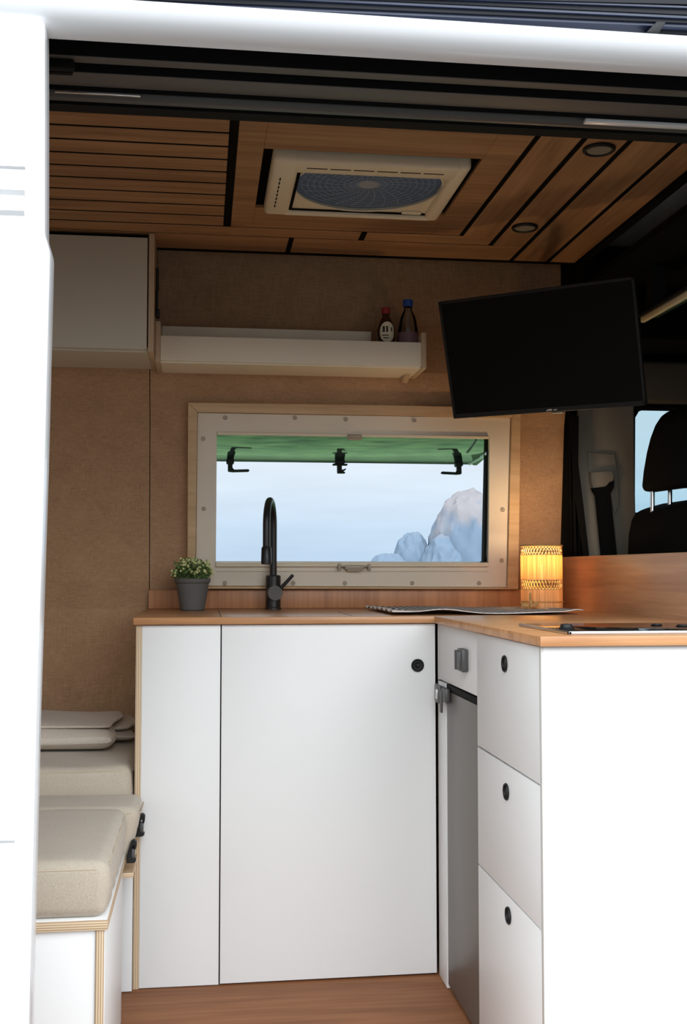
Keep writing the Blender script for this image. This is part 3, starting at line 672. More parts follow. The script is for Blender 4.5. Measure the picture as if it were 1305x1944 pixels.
for i_, (px0, py0, yy) in enumerate(((266, 1568, 2.742), (250, 1618, 2.60))):
    c = on(px0, py0, 1, yy); sc = 1/F*yy
    prof_c = [(-9, -20), (-8, -5), (-3, 10), (-1, 20), (5, 21), (9, 17), (8, 6), (6, 3), (4, 7), (4, 12), (1, 9), (0, 2), (-1, -8), (2, -13), (8, -14), (8, -17), (4, -20)]
    cl = MB().poly([(c.x+a_*sc, c.z+b_*sc) for a_, b_ in prof_c], 'y', yy, yy+.022, .0015, 1).build('board_clip', M['blackpl'], bn)
    at_mesh(MB().box(c.x-1*sc, c.x+6*sc, yy+.004, yy+.018, c.z-12*sc, c.z+5*sc, .002), 'clip_insert', M['latch'], cl)
def cushion(name, x0, x1, y0, y1, z0, z1, bev, label, puff=.006, ex=0):
    mb = MB().box(x0, x1, y0, y1, z0, z1, bev, 5); bm = mb.bm
    ob = mb.build(name, M['cushion'], origin=((x0+x1)/2, (y0+y1)/2, z0))
    bm = bmesh.new(); bm.from_mesh(ob.data)
    for _ in range(2):
        es = [e for e in bm.edges if e.calc_length() > .05]
        if es: bmesh.ops.subdivide_edges(bm, edges=es, cuts=3, use_grid_fill=True)
    hx, hy, hz_ = (x1-x0)/2, (y1-y0)/2, (z1-z0)
    for v in bm.verts:
        u, w_ = v.co.x/hx, v.co.y/hy
        if v.co.z > hz_*.4: v.co.z += puff*(1-abs(u)**4)*(1-abs(w_)**4) + .0025*math.sin(v.co.x*31+v.co.y*17)*math.cos(v.co.y*23)
        if abs(w_) > .9: v.co.y += math.copysign(puff*.8, w_)*max(0, 1-abs(v.co.z/hz_-.5)*2)*.5 + .0015*math.sin(v.co.x*60)
        if u > .85: v.co.x += puff*.8*max(0, 1-abs(v.co.z/hz_-.5)*2) + .0015*math.sin(v.co.y*70+v.co.z*60)
    if ex:
        for v in bm.verts:
            if v.co.x > hx*.8: v.co.x -= ex*(1-min(1, max(0, v.co.z/hz_)))**1.1
    bm.to_mesh(ob.data); bm.free()
    for p_ in ob.data.polygons: p_.use_smooth = True
    tag(ob, label, 'cushion', 'linen bed cushions'); return ob
c1 = cushion('bed_cushion', -1.90, -.170, 2.122, 2.60, .3725, .478, .022, 'oat linen cushion nearest the door, lying on the bench top')
c2 = cushion('bed_cushion', -1.90, -.137, 2.606, 2.772, .3285, .474, .022, 'middle oat linen cushion, reaching out past the plywood cabinet edge above the black clips', ex=.036)
c3 = cushion('bed_cushion', -1.90, -.168, 2.785, 3.395, .3255, .535, .022, 'rear oat linen cushion against the wall, under the folded cover')
# piping seams on the cushions
pipe = plain('tan_piping', lin((190, 174, 152)), .9)
def piping(par, pts):
    o_ = MB().tube(pts, .0022, 6).build('piping', pipe); o_.parent = par; o_.location = -Vector(par.location)
piping(c1, [(-1.88, 2.124, .46), (-.19, 2.124, .462), (-.176, 2.135, .462), (-.1695, 2.16, .462), (-.1695, 2.57, .462)])
piping(c2, [(-1.88, 2.609, .461), (-.16, 2.609, .460), (-.143, 2.62, .458), (-.137, 2.64, .455), (-.137, 2.75, .455)])
piping(c3, [(-1.88, 2.789, .525), (-.19, 2.789, .524), (-.172, 2.80, .520), (-.167, 2.83, .518), (-.167, 3.36, .518)])
# folded cover
mb = MB()
def layer(x0, x1, y0, y1, z, t, ph):
    n1, n2 = 26, 12; top = []; bot = []
    for i in range(n1+1):
        a_, b_ = [], []
        for j in range(n2+1):
            u, v = i/n1, j/n2
            ed = 1-(2*v-1)**8; ex = 1-max(0, (u-.93)/.07)**3
            x = x0+(x1-x0)*u + .010*math.sin(v*6+ph)*u; y = y0+(y1-y0)*v
            w_ = .003*math.sin(u*14+ph)*math.cos(v*5+ph)+.004*math.sin(u*9+v*8+ph*2)
            h2 = t/2*(.25+.75*(ed*ex)**.5)
            a_.append(mb.bm.verts.new((x, y, z+t/2+h2+w_))); b_.append(mb.bm.verts.new((x, y, z+t/2-h2+w_*.3)))
        top.append(a_); bot.append(b_)
    for i in range(n1):
        for j in range(n2):
            mb.bm.faces.new((top[i][j], top[i+1][j], top[i+1][j+1], top[i][j+1])); mb.bm.faces.new((bot[i][j], bot[i][j+1], bot[i+1][j+1], bot[i+1][j]))
    for i in range(n1):
        mb.bm.faces.new((top[i][0], bot[i][0], bot[i+1][0], top[i+1][0])); mb.bm.faces.new((top[i][n2], top[i+1][n2], bot[i+1][n2], bot[i][n2]))
    for j in range(n2):
        mb.bm.faces.new((top[0][j], top[0][j+1], bot[0][j+1], bot[0][j])); mb.bm.faces.new((top[n1][j], bot[n1][j], bot[n1][j+1], top[n1][j+1]))
layer(-.75, -.232, 2.97, 3.30, .543, .056, .3); layer(-.75, -.226, 3.0, 3.32, .596, .016, 4.0)
layer(-.5, -.190, 3.13, 3.33, .545, .026, 1.0); layer(-.5, -.186, 3.15, 3.34, .570, .022, 5.0)
bl = mb.build('folded_cover', M['blanket']); tag(bl, 'folded pale cotton cover lying on the rear cushion', 'blanket')
sb = bl.modifiers.new('s', 'SUBSURF'); sb.levels = 1; sb.render_levels = 1

# ------------------------------------------------------------------ overhead cabinet, shelf, bottles
oc = thing('overhead_cabinet', 'white overhead cabinet with shade painted in, hung at the upper left of the back wall', 'cabinet', (-.9, 3.1, 1.6125))
ZO = 1.6125
def prism_to_wall(mb, x0, x1, yf, z0, z1, gap=.002, bev=0):
    def wy(z):
        for (ya, za), (yb, zb) in zip(prof, prof[1:]):
            if za <= z <= zb: return ya+(yb-ya)*(z-za)/(zb-za)
        return prof[-1][0]
    zs = [z0]+[z for _, z in prof if z0 < z < z1]+[z1]
    return mb.poly([(yf, z0)]+[(wy(z)-gap, z) for z in zs]+[(yf, z1)], 'x', x0, x1, bev)
prism_to_wall(MB(), -.1500, -.1345, 3.032, ZO-.001, ZC-.0015, bev=.0006).build('side_panel', M['plyx'], oc, label='plywood side panel with bare striped edge')
prism_to_wall(MB(), -1.95, -.1505, 3.050, ZO, ZO+.015).build('bottom_board', M['white_shade'], oc)
MB().box(-1.95, -.1535, 3.033, 3.047, ZO+.006, 1.927, .001).build('door', M['white_shade'], oc)
prism_to_wall(MB(), -1.95, -.1505, 3.052, 1.927, ZC-.0015).build('top_board', M['seam'], oc)
MB().box(-.134, -.127, 3.10, 3.12, 1.74, 1.80, .002).cyl((-.129, 3.11, 1.80), (-.129, 3.09, 1.86), .004).box(-.134, -.122, 3.09, 3.125, 1.725, 1.745, .002).build('stay_hinge', M['blackpl'], oc)
sf = thing('wall_shelf', 'long shallow white box shelf on the wall above the window', 'shelf', (.28, 3.2, 1.604))
ZS = 1.603
xl = on(305, 660, 1, 3.13).x; xr = on(800, 675, 1, 3.13).x
MB().box(xl, xr, 3.128, 3.140, ZS+.004, ZS+.0745, .001).build('front_board', M['white_bounce'], sf)
prism_to_wall(MB(), xl, xr, 3.1405, ZS, ZS+.012).build('bottom_board', M['white_bounce'], sf)
prism_to_wall(MB(), xl-.014, xl-.0003, 3.124, ZS-.002, ZS+.114, bev=.0006).build('end_board', M['plyx'], sf, label='plywood end board with striped edge')
prism_to_wall(MB(), xr+.0003, xr+.014, 3.124, ZS-.002, ZS+.103, bev=.0006).build('end_board', M['plyx'], sf, label='plywood end board with striped edge')
yb_ = 3.262
MB().poly([(yb_, ZS+.0125), (yb_+.012, ZS+.0125), (yb_-.013, ZS+.126), (yb_-.025, ZS+.126)], 'x', xl, xr-.13, .0008).build('back_board', M['white_bounce'], sf)
MB().poly([(3.235, ZS-.0005), (3.290, ZS-.0005), (3.293, ZS-.018)], 'x', xr-.028, xr-.010, .001).build('bracket', M['plyx'], sf)
# bottles
bx = on(733, 630, 1, 3.19); BB = ZS+.0125
b1 = thing('sauce_bottle', 'squat dark bottle with a cream oval label on the wall shelf', 'bottle', (bx.x, 3.19, BB))
MB().lathe([(.022, 0), (.026, .003), (.027, .09), (.026, .11), (.018, .135), (.011, .148), (.011, .156)], (bx.x, 3.19, BB), 28).build('body', M['brownbot'], b1)
MB().lathe([(.0125, .156), (.0125, .174), (.010, .176), (.0, .176)], (bx.x, 3.19, BB), 20).build('cap', M['red'], b1)
lab = MB(); 
def onbottle(mb, pts, cx, cy, r, ph0=-PI/2):
    v = [mb.bm.verts.new((cx+r*math.cos(ph0+x_/r), cy+r*math.sin(ph0+x_/r), z_)) for x_, z_ in pts]; mb.bm.faces.new(v)
lz = on(733, 630, 1, 3.165).z
for k_ in range(24):
    xa, xb = -1+k_/12, -1+(k_+1)/12; ha, hb_ = math.sqrt(max(0, 1-xa*xa)), math.sqrt(max(0, 1-xb*xb))
    if ha+hb_ > 0.01: onbottle(lab, [(xa*.024, lz-ha*.030-.0001), (xb*.024, lz-hb_*.030-.0001), (xb*.024, lz+hb_*.030), (xa*.024, lz+ha*.030)], bx.x, 3.19, .0275)
lo = lab.build('label_patch', M['label'], b1)
ink = MB()
for x_, z_, w_, h_ in ((-.011, .008, .007, .018), (-.001, .008, .006, .018), (.013, .008, .004, .012), (-.006, -.010, .020, .003), (-.004, -.018, .016, .003)):
    for q_ in range(4):
        onbottle(ink, [(x_-w_/2+w_*q_/4, lz+z_-h_/2), (x_-w_/2+w_*(q_+1)/4, lz+z_-h_/2), (x_-w_/2+w_*(q_+1)/4, lz+z_+h_/2), (x_-w_/2+w_*q_/4, lz+z_+h_/2)], bx.x, 3.19, .0279)
ink.build('label_print', M['inkdk'], b1)
bx2 = on(775, 630, 1, 3.19)
b2 = thing('water_bottle', 'clear plastic bottle with a blue cap at the shelf end', 'bottle', (bx2.x, 3.19, BB))
MB().lathe([(.026, 0), (.030, .004), (.0305, .05), (.029, .055), (.0305, .06), (.030, .11), (.024, .145), (.012, .170), (.0115, .180)], (bx2.x, 3.19, BB), 28).build('body', M['clear'], b2)
MB().lathe([(.0315, .062), (.0318, .064), (.0318, .098), (.0315, .10)], (bx2.x, 3.19, BB), 28).build('label_band', plain('bottle_wrap', lin((120, 90, 100)), .5, var=.4), b2)
MB().lathe([(.0145, .180), (.0150, .182), (.0145, .200), (.0, .202)], (bx2.x, 3.19, BB), 20).build('cap', M['cap'], b2)

# ------------------------------------------------------------------ ceiling: roof vent and lights
rv = thing('roof_vent', 'cream square roof fan vent set into the plywood ceiling', 'roof vent', (.375, 2.585, ZC))
def ring_poly(mb, o, i, z0, z1, bev=0):
    for k_ in range(4):
        mb.poly([o[k_], o[(k_+1) % 4], i[(k_+1) % 4], i[k_]], 'z', z0, z1, bev)
O = [(.150, 2.396), (.600, 2.396), (.600, 2.772), (.150, 2.772)]; I = [(.208, 2.470), (.568, 2.470), (.568, 2.742), (.208, 2.742)]
mb = MB()
mb.box(.150, .212, 2.396, 2.772, ZC-.022, ZC+.016, .012, 4); mb.box(.562, .600, 2.396, 2.772, ZC-.022, ZC+.016, .012, 4)
mb.box(.196, .580, 2.396, 2.470, ZC-.022, ZC+.012, .010, 4); mb.box(.196, .580, 2.752, 2.772, ZC-.022, ZC+.012, .008, 4)
fo_ = mb.build('vent_frame', M['cream'], rv)
for k_ in range(6): MB().box(.228+k_*.0535, .228+k_*.0535+.047, 2.430, 2.434, ZC-.0226, ZC-.0215).build('vent_slot', M['seam'], rv)
for k_ in range(8): MB().box(.172, .175, 2.50+k_*.027, 2.50+k_*.027+.018, ZC-.0226, ZC-.0215).build('vent_slot', M['seam'], rv)
gc = (.388, 2.565, ZC-.006); GR = .178
inr = lambda x, y: .206 < x < .568 and 2.462 < y < 2.756
mb = MB()
for k_ in range(2, 12): mb.torus(gc, .0145*k_, .0009, 'z', 60, 5)
for k_ in range(24):
    a_ = 2*PI*k_/24; mb.tube([(gc[0]+(.022+.0135*q_)*math.cos(a_+q_*.04), gc[1]+(.022+.0135*q_)*math.sin(a_+q_*.04), gc[2]) for q_ in range(11)], .0009, 4)
mb.lathe([(.026, 0), (.026, .003), (0, .003)], gc, 20)
bmesh.ops.delete(mb.bm, geom=[v for v in mb.bm.verts if not inr(v.co.x, v.co.y)], context='VERTS')
mb.build('fan_guard', plain('grey_guard_wire', lin((150, 155, 165)), .5), rv)
# plate around the round fan opening: rectangle minus circle
mb = MB(); N_ = 96
def toedge(a_):
    cx_, cy_ = math.cos(a_), math.sin(a_); t_ = 9
    for lim, dd, oo in ((.580, cx_, gc[0]), (.196, cx_, gc[0]), (2.766, cy_, gc[1]), (2.460, cy_, gc[1])):
        if abs(dd) > 1e-9:
            q_ = (lim-oo)/dd
            if q_ > 0: t_ = min(t_, q_)
    return t_
for k_ in range(N_):
    a0, a1 = 2*PI*k_/N_, 2*PI*(k_+1)/N_; e0, e1 = toedge(a0), toedge(a1)
    if e0 <= GR+.001 and e1 <= GR+.001: continue
    P_ = [(gc[0]+r_*math.cos(a_), gc[1]+r_*math.sin(a_)) for r_, a_ in ((GR, a0), (GR, a1), (max(e1, GR+.001), a1), (max(e0, GR+.001), a0))]
    mb.poly(P_, 'z', ZC-.010, ZC-.004)
bmesh.ops.delete(mb.bm, geom=[v for v in mb.bm.verts if not (.19 < v.co.x < .585 and 2.455 < v.co.y < 2.77)], context='VERTS')
mb.torus((gc[0], gc[1], ZC-.010), GR, .003, 'z', 72, 6)
bmesh.ops.delete(mb.bm, geom=[v for v in mb.bm.verts if not (.19 < v.co.x < .585 and 2.455 < v.co.y < 2.77)], context='VERTS')
mb.build('fan_plate', M['cream'], rv)
MB().box(.198, .578, 2.452, 2.762, ZC-.002, ZC+.002).build('insect_screen', M['dome'], rv)
MB().box(.212, .219, 2.476, 2.748, ZC-.014, ZC-.0105).build('blind_slot', M['seam'], rv)
MB().box(.216, .566, 2.744, 2.749, ZC-.014, ZC-.0105).build('blind_slot', M['seam'], rv)
MB().box(.50, .55, 2.728, 2.742, ZC-.016, ZC-.010, .002).build('blind_handle', M['cream'], rv)
MB().box(.122, .628, 2.38, 2.792, 2.016, 2.020, .001).build('dome', glass('clear_dome', (.8, .8, .8)), rv)
mb = MB()
for x0, x1, y0, y1 in ((.122, .129, 2.38, 2.79), (.621, .628, 2.38, 2.79), (.122, .628, 2.38, 2.386), (.122, .628, 2.786, 2.792)): mb.box(x0, x1, y0, y1, ZC+.011, 2.015)
for x0, x1, y0, y1 in ((.129, .200, 2.386, 2.786), (.576, .621, 2.386, 2.786), (.2, .576, 2.386, 2.45), (.2, .576, 2.765, 2.786)): mb.box(x0, x1, y0, y1, ZC+.018, ZC+.022)
mb.build('roof_collar', M['seam'], rv)
# warning sticker: triangle mark on the guard
a = on(828, 327, 2, ZC-.011)
st_ = MB().poly([(a.x-.026, a.y-.018), (a.x+.026, a.y-.018), (a.x+.003, a.y+.024)], 'z', ZC-.0122, ZC-.0105).build('warning_sticker', plain('dark_red_print', lin((70, 30, 28)), .5), rv)
at_mesh(MB().poly([(a.x-.014, a.y-.012), (a.x+.014, a.y-.012), (a.x+.002, a.y+.010)], 'z', ZC-.0130, ZC-.0123), 'sticker_centre', M['label'], st_)
at_mesh(MB().box(a.x-.002, a.x+.002, a.y-.009, a.y+.002, ZC-.0136, ZC-.0131), 'sticker_mark', M['inkdk'], st_)
# dark warning lines seen on the fan guard
for (px0, py0), lab_ in (((1138, 285), 'recessed round ceiling spot nearer the door'), ((997, 433), 'recessed round ceiling spot nearer the back wall')):
    c = on(px0, py0, 2, ZC-.004)
    cl = thing('ceiling_spot', lab_, 'ceiling light', (c.x, c.y, ZC), 'recessed ceiling spots')
    MB().torus((c.x, c.y, ZC-.003), .031, .0048, 'z', 40, 10).build('ring', M['blackpl'], cl)
    MB().lathe([(.029, 0), (.029, .002), (.0, .002)], (c.x, c.y, ZC-.0045), 32).build('lens', M['cabgrey'], cl)

# ------------------------------------------------------------------ television on its arm
tv = thing('television', 'black flat television tilted on an arm under the right ceiling', 'television', (.893, 2.85, 1.602), rot=(0, 0, 0))
Rt = Matrix.Translation((.893, 2.85, 1.602)) @ Matrix.Rotation(-.677, 4, 'Z') @ Matrix.Rotation(.312, 4, 'X') @ Matrix.Rotation(.009, 4, 'Y')
w_, h_ = .550/2, .330/2
MB().box(-w_, w_, .001, .012, -h_, h_, .002, 2, Rt).box(-w_*.8, w_*.8, .012, .040, -h_*.85, h_*.6, .006, 2, Rt).build('housing', M['blackpl'], tv)
mb = MB()
for b_ in ((-w_, w_, 0, .004, h_-.008, h_), (-w_, w_, 0, .004, -h_, -h_+.014), (-w_, -w_+.008, 0, .004, -h_, h_), (w_-.008, w_, 0, .004, -h_, h_)): mb.box(b_[0], b_[1], -.003, .001, b_[4], b_[5], .001, 1, Rt)
mb.build('bezel', M['blackpl'], tv)
MB().box(-w_+.008, w_-.008, -.0005, .0009, -h_+.014, h_-.008, 0, 1, Rt).build('screen', M['screen'], tv)
mk = MB(); mk.box(.010, .020, -.0045, -.003, -h_+.004, -h_+.0085, 0, 1, Rt); mk.box(.024, .034, -.0045, -.003, -h_+.0045, -h_+.007, 0, 1, Rt); mk.box(.005, .009, -.0045, -.003, -h_+.003, -h_+.007, 0, 1, Rt)
mk.build('maker_mark', M['steel'], tv, label='tiny silver mark on the lower bezel')
MB().box(.015, .050, 0, .012, -h_-.006, -h_, .002, 1, Rt).build('infrared_window', M['latch'], tv)
pa = Rt @ Vector((0, .04, 0)); MB().tube([pa, pa+Vector((.05, .09, .0)), (1.00, 3.12, 1.66), (1.02, 3.285, 1.66)], .012, 10).box(.98, 1.06, 3.262, 3.278, 1.60, 1.72, .003).build('wall_arm', M['blackpl'], tv)

# ------------------------------------------------------------------ cab: pillar trim, belts, curtain, seat
pt = on(1205, 785, 1, 3.335)
pil = MB()
pil.poly([(1.168, .60), (1.168, 1.66), (1.30, 1.66), (1.352, 1.55), (1.352, 1.22), (1.358, .60)], 'y', 3.325, 3.355, .006, 3)
pil = pil.build('pillar_trim', M['cabgrey']); 
pil = tag(pil, 'grey moulded pillar cover between curtain and driver window', 'pillar trim')
sb_ = thing('seat_belt', 'black seat belt coming out of the grey pillar cover', 'seat belt', (1.24, 3.31, 1.1))
g0 = [on(*p, 1, 3.318) for p in ((1119, 896), (1160, 893), (1166, 903), (1163, 915), (1150, 925), (1125, 931), (1120, 918))]
gd = MB().poly([(p.x, p.z) for p in g0], 'y', 3.305, 3.325, .005, 3).build('belt_guide', M['cabgrey'], sb_)
q = on(1160, 915, 1, 3.32)
MB().poly([(p.x, p.z) for p in [on(*a_, 1, 3.32) for a_ in ((1116, 858), (1168, 862), (1174, 900), (1176, 960), (1168, 975), (1160, 940), (1120, 925))]], 'y', 3.318, 3.3245, .003, 3).build('guide_cover', M['cabgrey'], sb_)
g0 = [on(*p, 1, 3.305) for p in ((1121, 927), (1150, 924), (1158, 915), (1167, 912), (1166, 925), (1159, 938), (1162, 960), (1172, 1056), (1185, 1200), (1160, 1200), (1141, 1056), (1130, 942))]
MB().poly([(p.x, p.z) for p in g0], 'y', 3.3035, 3.3060).build('webbing', M['belt'], sb_)
s2 = thing('hanging_strap', 'narrow black strap hanging slanted in front of the grey pillar cover', 'strap', (1.19, 3.24, 1.1))
g0 = [on(*p, 1, 3.27) for p in ((1082, 790), (1099, 790), (1098, 880), (1108, 960), (1119, 1056), (1122, 1090), (1112, 1090), (1108, 1056), (1098, 985), (1090, 925))]
MB().poly([(p.x, p.z) for p in g0], 'y', 3.268, 3.271).build('webbing', M['belt'], s2)
cu = MB(); Nn = 26
x0_, x1_ = 1.131, 1.166
top_ = []
vt = []
for i in range(Nn+1):
    u = i/Nn; row = []
    for j, z_ in enumerate((.75, 1.06, 1.3, 1.5, 1.62, 1.86)):
        wd = [.036, .036, .026, .022, .028, .05][j]
        row.append(cu.bm.verts.new((x0_ + wd*u, 3.29+.012*math.sin(u*PI*5)+ .01*u, z_)))
    vt.append(row)
for i in range(Nn):
    for j in range(5): cu.bm.faces.new((vt[i][j], vt[i+1][j], vt[i+1][j+1], vt[i][j+1]))
cuo = cu.build('gathered_curtain', M['seat']); md = cuo.modifiers.new('t', 'SOLIDIFY'); md.thickness = .002
tag(cuo, 'gathered black cab curtain hanging beside the linen wall end', 'curtain')
ut = tag(MB().box(1.37, 2.2, 3.30, 3.355, 1.545, 1.675, .012, 3).build('door_top_trim', plain('dark_trim', lin((72, 66, 58)), .8)), 'dark grey trim panel above the driver window', 'trim panel')
# overhead light strip running towards the door
a = on(1220, 607, 1, 2.95); b_ = Vector((a.x, 2.2, a.z))
ls = thing('grab_rail', 'pale slim rail running under the dark cab roof', 'rail', (a.x, 2.6, a.z))
MB().box(a.x-.006, a.x+.008, 2.2, 2.95, a.z-.009, a.z+.007, .003).build('rail_bar', M['cream'], ls)
MB().box(a.x-.010, a.x+.05, 2.2, 2.96, a.z+.0075, a.z+.018, .003).box(a.x, a.x+.04, 2.25, 2.29, a.z+.018, 1.8595).box(a.x, a.x+.04, 2.88, 2.92, a.z+.018, 1.8595).build('rail_holder', M['blackpl'], ls)
# driver seat in profile
se = thing('driver_seat', 'black driver seat with headrest seen before the cab window', 'car seat', (1.45, 2.95, .35))
SY = 2.93
def P2(l_, yy=3.05): return [(on(px0, py0, 1, yy).x, on(px0, py0, 1, yy).z) for px0, py0 in l_]
hp = P2(((1218, 924), (1221, 895), (1227, 860), (1234, 832), (1243, 808), (1254, 791), (1268, 781), (1290, 777), (1312, 779), (1330, 790), (1338, 815), (1335, 880), (1325, 928), (1300, 927), (1270, 931), (1240, 935), (1222, 933)))
MB().poly(hp, 'y', SY-.13, SY+.12, .012, 3).build('headrest', M['seat'], se)
for px0, yy in ((1240, 3.03), (1273, 3.0)):
    a = on(px0, 935, 1, yy); b2_ = on(px0-1, 965, 1, yy)
    MB().cyl((a.x, yy, a.z+.02), (b2_.x, yy, b2_.z-.04), .0062, seg=16).build('headrest_post', M['chrome'], se)
bp_ = P2(((1190, 1060), (1192, 1015), (1198, 986), (1208, 972), (1225, 965), (1250, 958), (1262, 955), (1275, 960), (1300, 959), (1320, 965), (1340, 1000), (1375, 1200), (1400, 1500), (1210, 1500), (1190, 1250)), 3.15)
MB().poly(bp_, 'y', SY-.24, SY+.22, .015, 3).build('backrest', M['seat'], se)
MB().box(1.25, 1.80, SY-.25, SY+.25, .36, .50, .04, 3).build('seat_cushion', M['seat'], se)
MB().box(1.35, 1.70, SY-.2, SY+.2, 0.001, .36, .01).build('seat_base', M['cabblk'], se)

# ------------------------------------------------------------------ awning above the door, outside
aw = thing('roof_awning', 'dark aluminium awning cassette mounted above the sliding door', 'awning', (.4, 1.60, 1.85))
def xline(y, pa, pb, dep, ht, name, mat):
    """bar running along the van through two points measured on the plane y"""
    a, b = on(*pa, 1, y), on(*pb, 1, y); k_ = (b.z-a.z)/(b.x-a.x)
    zz = lambda x: a.z+k_*(x-a.x)
    mb = MB(); bm = mb.bm; vs = []
    for x in (-1.6, 2.4): vs.append([bm.verts.new((x, y+p_, zz(x)+q_)) for p_, q_ in ((0, 0), (dep, 0), (dep, ht), (0, ht))])
    for k_ in range(4): bm.faces.new((vs[0][k_], vs[0][(k_+1) % 4], vs[1][(k_+1) % 4], vs[1][k_]))
    bm.faces.new(vs[0][::-1]); bm.faces.new(vs[1]); bmesh.ops.recalc_face_normals(bm, faces=bm.faces)
    return mb.build(name, mat, aw, smooth=False)
xline(1.600, (90, 0), (1225, 48), .030, .030, 'mounting_rail', M['awnblue'])
xline(1.596, (300, 0), (1225, 40), .004, .035, 'cassette', M['awn'])
xline(1.592, (560, 0), (1225, 31), .004, .004, 'blue_strip', M['awnblue'])
xline(1.590, (700, 0), (1225, 24), .004, .03, 'lead_rail', M['awn'])
xline(1.586, (900, 0), (1305, 15), .004, .003, 'rib', M['awnblue'])
xline(1.584, (1000, 0), (1305, 8), .030, .06, 'front_rail', M['awn'])
a = on(1240, 57, 1, 1.60)
MB().poly([(a.x-.012, a.z-.006), (a.x+.008, a.z-.006), (a.x+.020, a.z+.012), (a.x+.005, a.z+.012)], 'y', 1.595, 1.63, .001).build('bracket', M['blackpl'], aw)
b_ = on(1225, 60, 1, 1.62)
MB().box(b_.x+.012, 1.9, 1.612, 1.63, b_.z-.002, b_.z+.03, .001).build('rear_rail', M['awn'], aw)

# ------------------------------------------------------------------ outside
S(MB().box(-30, 30, -30, 3.52, -.56, -.52).build('ground_near', M['concrete']))
S(MB().box(-30, 40, 3.52, 34, -.56, -.52).build('ground_far', M['grass']))
S(MB().box(-400, 600, 34, 1500, -6.1, -6).build('sea', M['sea']))
S(MB().box(-2.0, 2.9, 1.60, 3.46, -.20, -.035).build('trim_4', M['rubber']))
import mathutils
from mathutils import noise as mnoise
def rock(bm, cx, cy, cz, rx, ry, rz, seed):
    r = bmesh.ops.create_icosphere(bm, subdivisions=5, radius=1)
    for v in r['verts']:
        d = v.co.normalized(); q = Vector((d.x*1.7+seed, d.y*1.7, d.z*1.7)); 
        k_ = 1+.10*mnoise.noise(q*1.3)+.07*mnoise.noise(q*3.1)+.04*mnoise.noise(q*7)+.012*mnoise.noise(q*14)
        hh = math.hypot(d.x, d.y) or 1e-6; t_ = abs(d.z)**.75; rad = math.sqrt(max(0, 1-t_**3.2))
        v.co = Vector((cx+d.x/hh*rad*rx*k_, cy+d.y/hh*rad*ry*k_, cz+math.copysign(t_, d.z)*rz*(1+(k_-1)*.5)))
rk = MB(); D_ = 60
def WX(px0): return on(px0, 1000, 1, D_).x
def WZ(py0): return on(800, py0, 1, D_).z
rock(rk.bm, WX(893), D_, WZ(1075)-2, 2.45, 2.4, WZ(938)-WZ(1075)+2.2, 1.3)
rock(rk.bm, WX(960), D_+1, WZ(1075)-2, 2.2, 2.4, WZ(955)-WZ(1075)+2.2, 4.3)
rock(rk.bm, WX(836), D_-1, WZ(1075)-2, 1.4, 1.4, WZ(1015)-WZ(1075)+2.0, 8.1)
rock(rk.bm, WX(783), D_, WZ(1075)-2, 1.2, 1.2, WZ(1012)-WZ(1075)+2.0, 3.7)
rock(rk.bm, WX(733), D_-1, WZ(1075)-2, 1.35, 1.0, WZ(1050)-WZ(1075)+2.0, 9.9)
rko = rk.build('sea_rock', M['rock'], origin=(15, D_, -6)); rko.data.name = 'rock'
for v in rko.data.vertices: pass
tag(rko, 'pale rock stack with haze painted in, rising outside the window at right', 'rock')

# ------------------------------------------------------------------ light
w = bpy.data.worlds.new('sky'); bpy.context.scene.world = w; w.use_nodes = True; n = w.node_tree.nodes; l = w.node_tree.links; n.clear()
out = n.new('ShaderNodeOutputWorld'); bg = n.new('ShaderNodeBackground'); tc = n.new('ShaderNodeTexCoord'); sx = n.new('ShaderNodeSeparateXYZ'); l.new(tc.outputs['Generated'], sx.inputs[0])
rz = n.new('ShaderNodeValToRGB'); mr = n.new('ShaderNodeMapRange'); l.new(sx.outputs['Z'], mr.inputs['Value']); mr.inputs['From Min'].default_value = 0; mr.inputs['From Max'].default_value = .12
l.new(mr.outputs['Result'], rz.inputs['Fac'])
e = rz.color_ramp.elements; e[0].position = 0; e[0].color = (*lin((192, 217, 241)), 1); e[1].position = 1; e[1].color = (*lin((232, 241, 252)), 1)
k_ = e.new(.30); k_.color = (*lin((203, 225, 246)), 1); k_ = e.new(.62); k_.color = (*lin((222, 237, 251)), 1)
no = n.new('ShaderNodeTexNoise'); mp = n.new('ShaderNodeMapping'); mp.inputs['Scale'].default_value = (8, 8, 60); l.new(tc.outputs['Generated'], mp.inputs['Vector']); l.new(mp.outputs['Vector'], no.inputs['Vector']); no.inputs['Scale'].default_value = 1; no.inputs['Detail'].default_value = 4
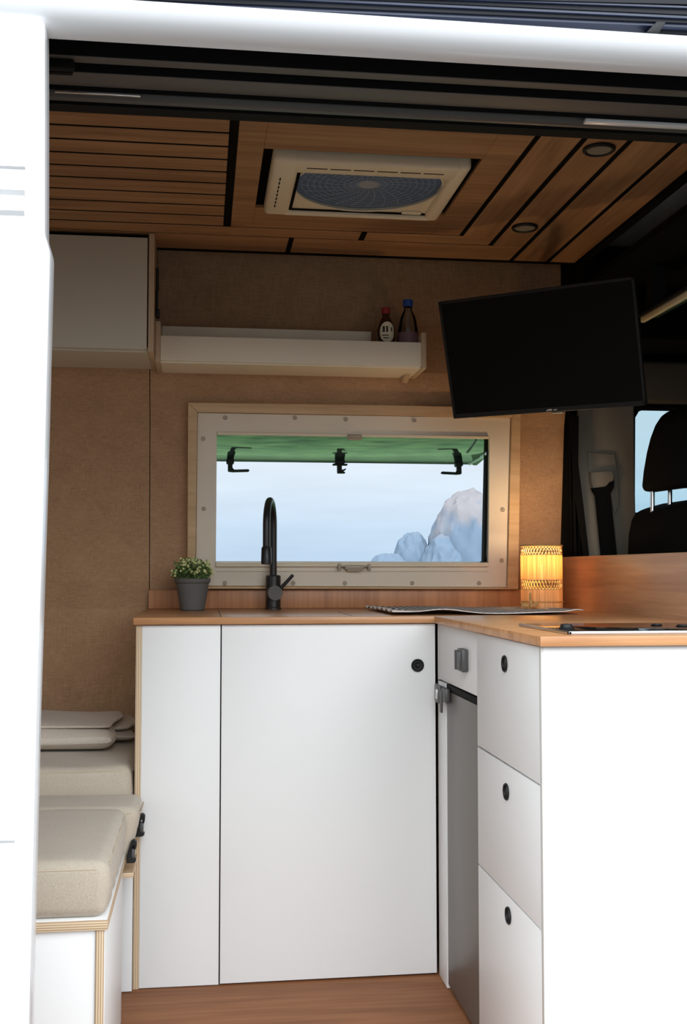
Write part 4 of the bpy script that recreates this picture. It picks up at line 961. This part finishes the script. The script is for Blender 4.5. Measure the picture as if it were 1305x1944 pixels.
nm = n.new('ShaderNodeMapRange'); l.new(no.outputs['Fac'], nm.inputs['Value']); nm.inputs['From Min'].default_value = .3; nm.inputs['From Max'].default_value = .7; nm.inputs['To Min'].default_value = .96; nm.inputs['To Max'].default_value = 1.04
# brighter hazy sun side behind the viewer
ry = n.new('ShaderNodeMapRange'); l.new(sx.outputs['Y'], ry.inputs['Value']); ry.inputs['From Min'].default_value = .15; ry.inputs['From Max'].default_value = -.75; ry.inputs['To Min'].default_value = 1; ry.inputs['To Max'].default_value = 7.1
# inland side: dimming added near the horizon to darken upper walls, brighter overhead
el = n.new('ShaderNodeMapRange'); l.new(sx.outputs['Z'], el.inputs['Value']); el.inputs['From Min'].default_value = .0; el.inputs['From Max'].default_value = .55; el.inputs['To Min'].default_value = .15; el.inputs['To Max'].default_value = 1
sea_ = n.new('ShaderNodeMapRange'); l.new(sx.outputs['Y'], sea_.inputs['Value']); sea_.inputs['From Min'].default_value = -.15; sea_.inputs['From Max'].default_value = .25
em = n.new('ShaderNodeMix'); em.data_type = 'FLOAT'; l.new(sea_.outputs['Result'], em.inputs['Factor']); l.new(el.outputs['Result'], em.inputs['A']); em.inputs['B'].default_value = 1
m0 = n.new('ShaderNodeMath'); m0.operation = 'MULTIPLY'; l.new(ry.outputs['Result'], m0.inputs[0]); l.new(em.outputs['Result'], m0.inputs[1])
mu = n.new('ShaderNodeMath'); mu.operation = 'MULTIPLY'; l.new(m0.outputs[0], mu.inputs[0]); l.new(nm.outputs['Result'], mu.inputs[1])
cm = n.new('ShaderNodeMix'); cm.data_type = 'RGBA'; l.new(sea_.outputs['Result'], cm.inputs['Factor']); cm.inputs['A'].default_value = (.88, .94, .99, 1); l.new(rz.outputs['Color'], cm.inputs['B'])
l.new(cm.outputs['Result'], bg.inputs['Color']); l.new(mu.outputs[0], bg.inputs['Strength']); l.new(bg.outputs[0], out.inputs['Surface'])
sc = bpy.context.scene; sc.view_settings.view_transform = 'Standard'; sc.view_settings.look = 'None'; sc.view_settings.exposure = 0; sc.view_settings.gamma = 1; sc.view_settings.use_curve_mapping = False
# area of open sliding door: portal to sample the daylight through it
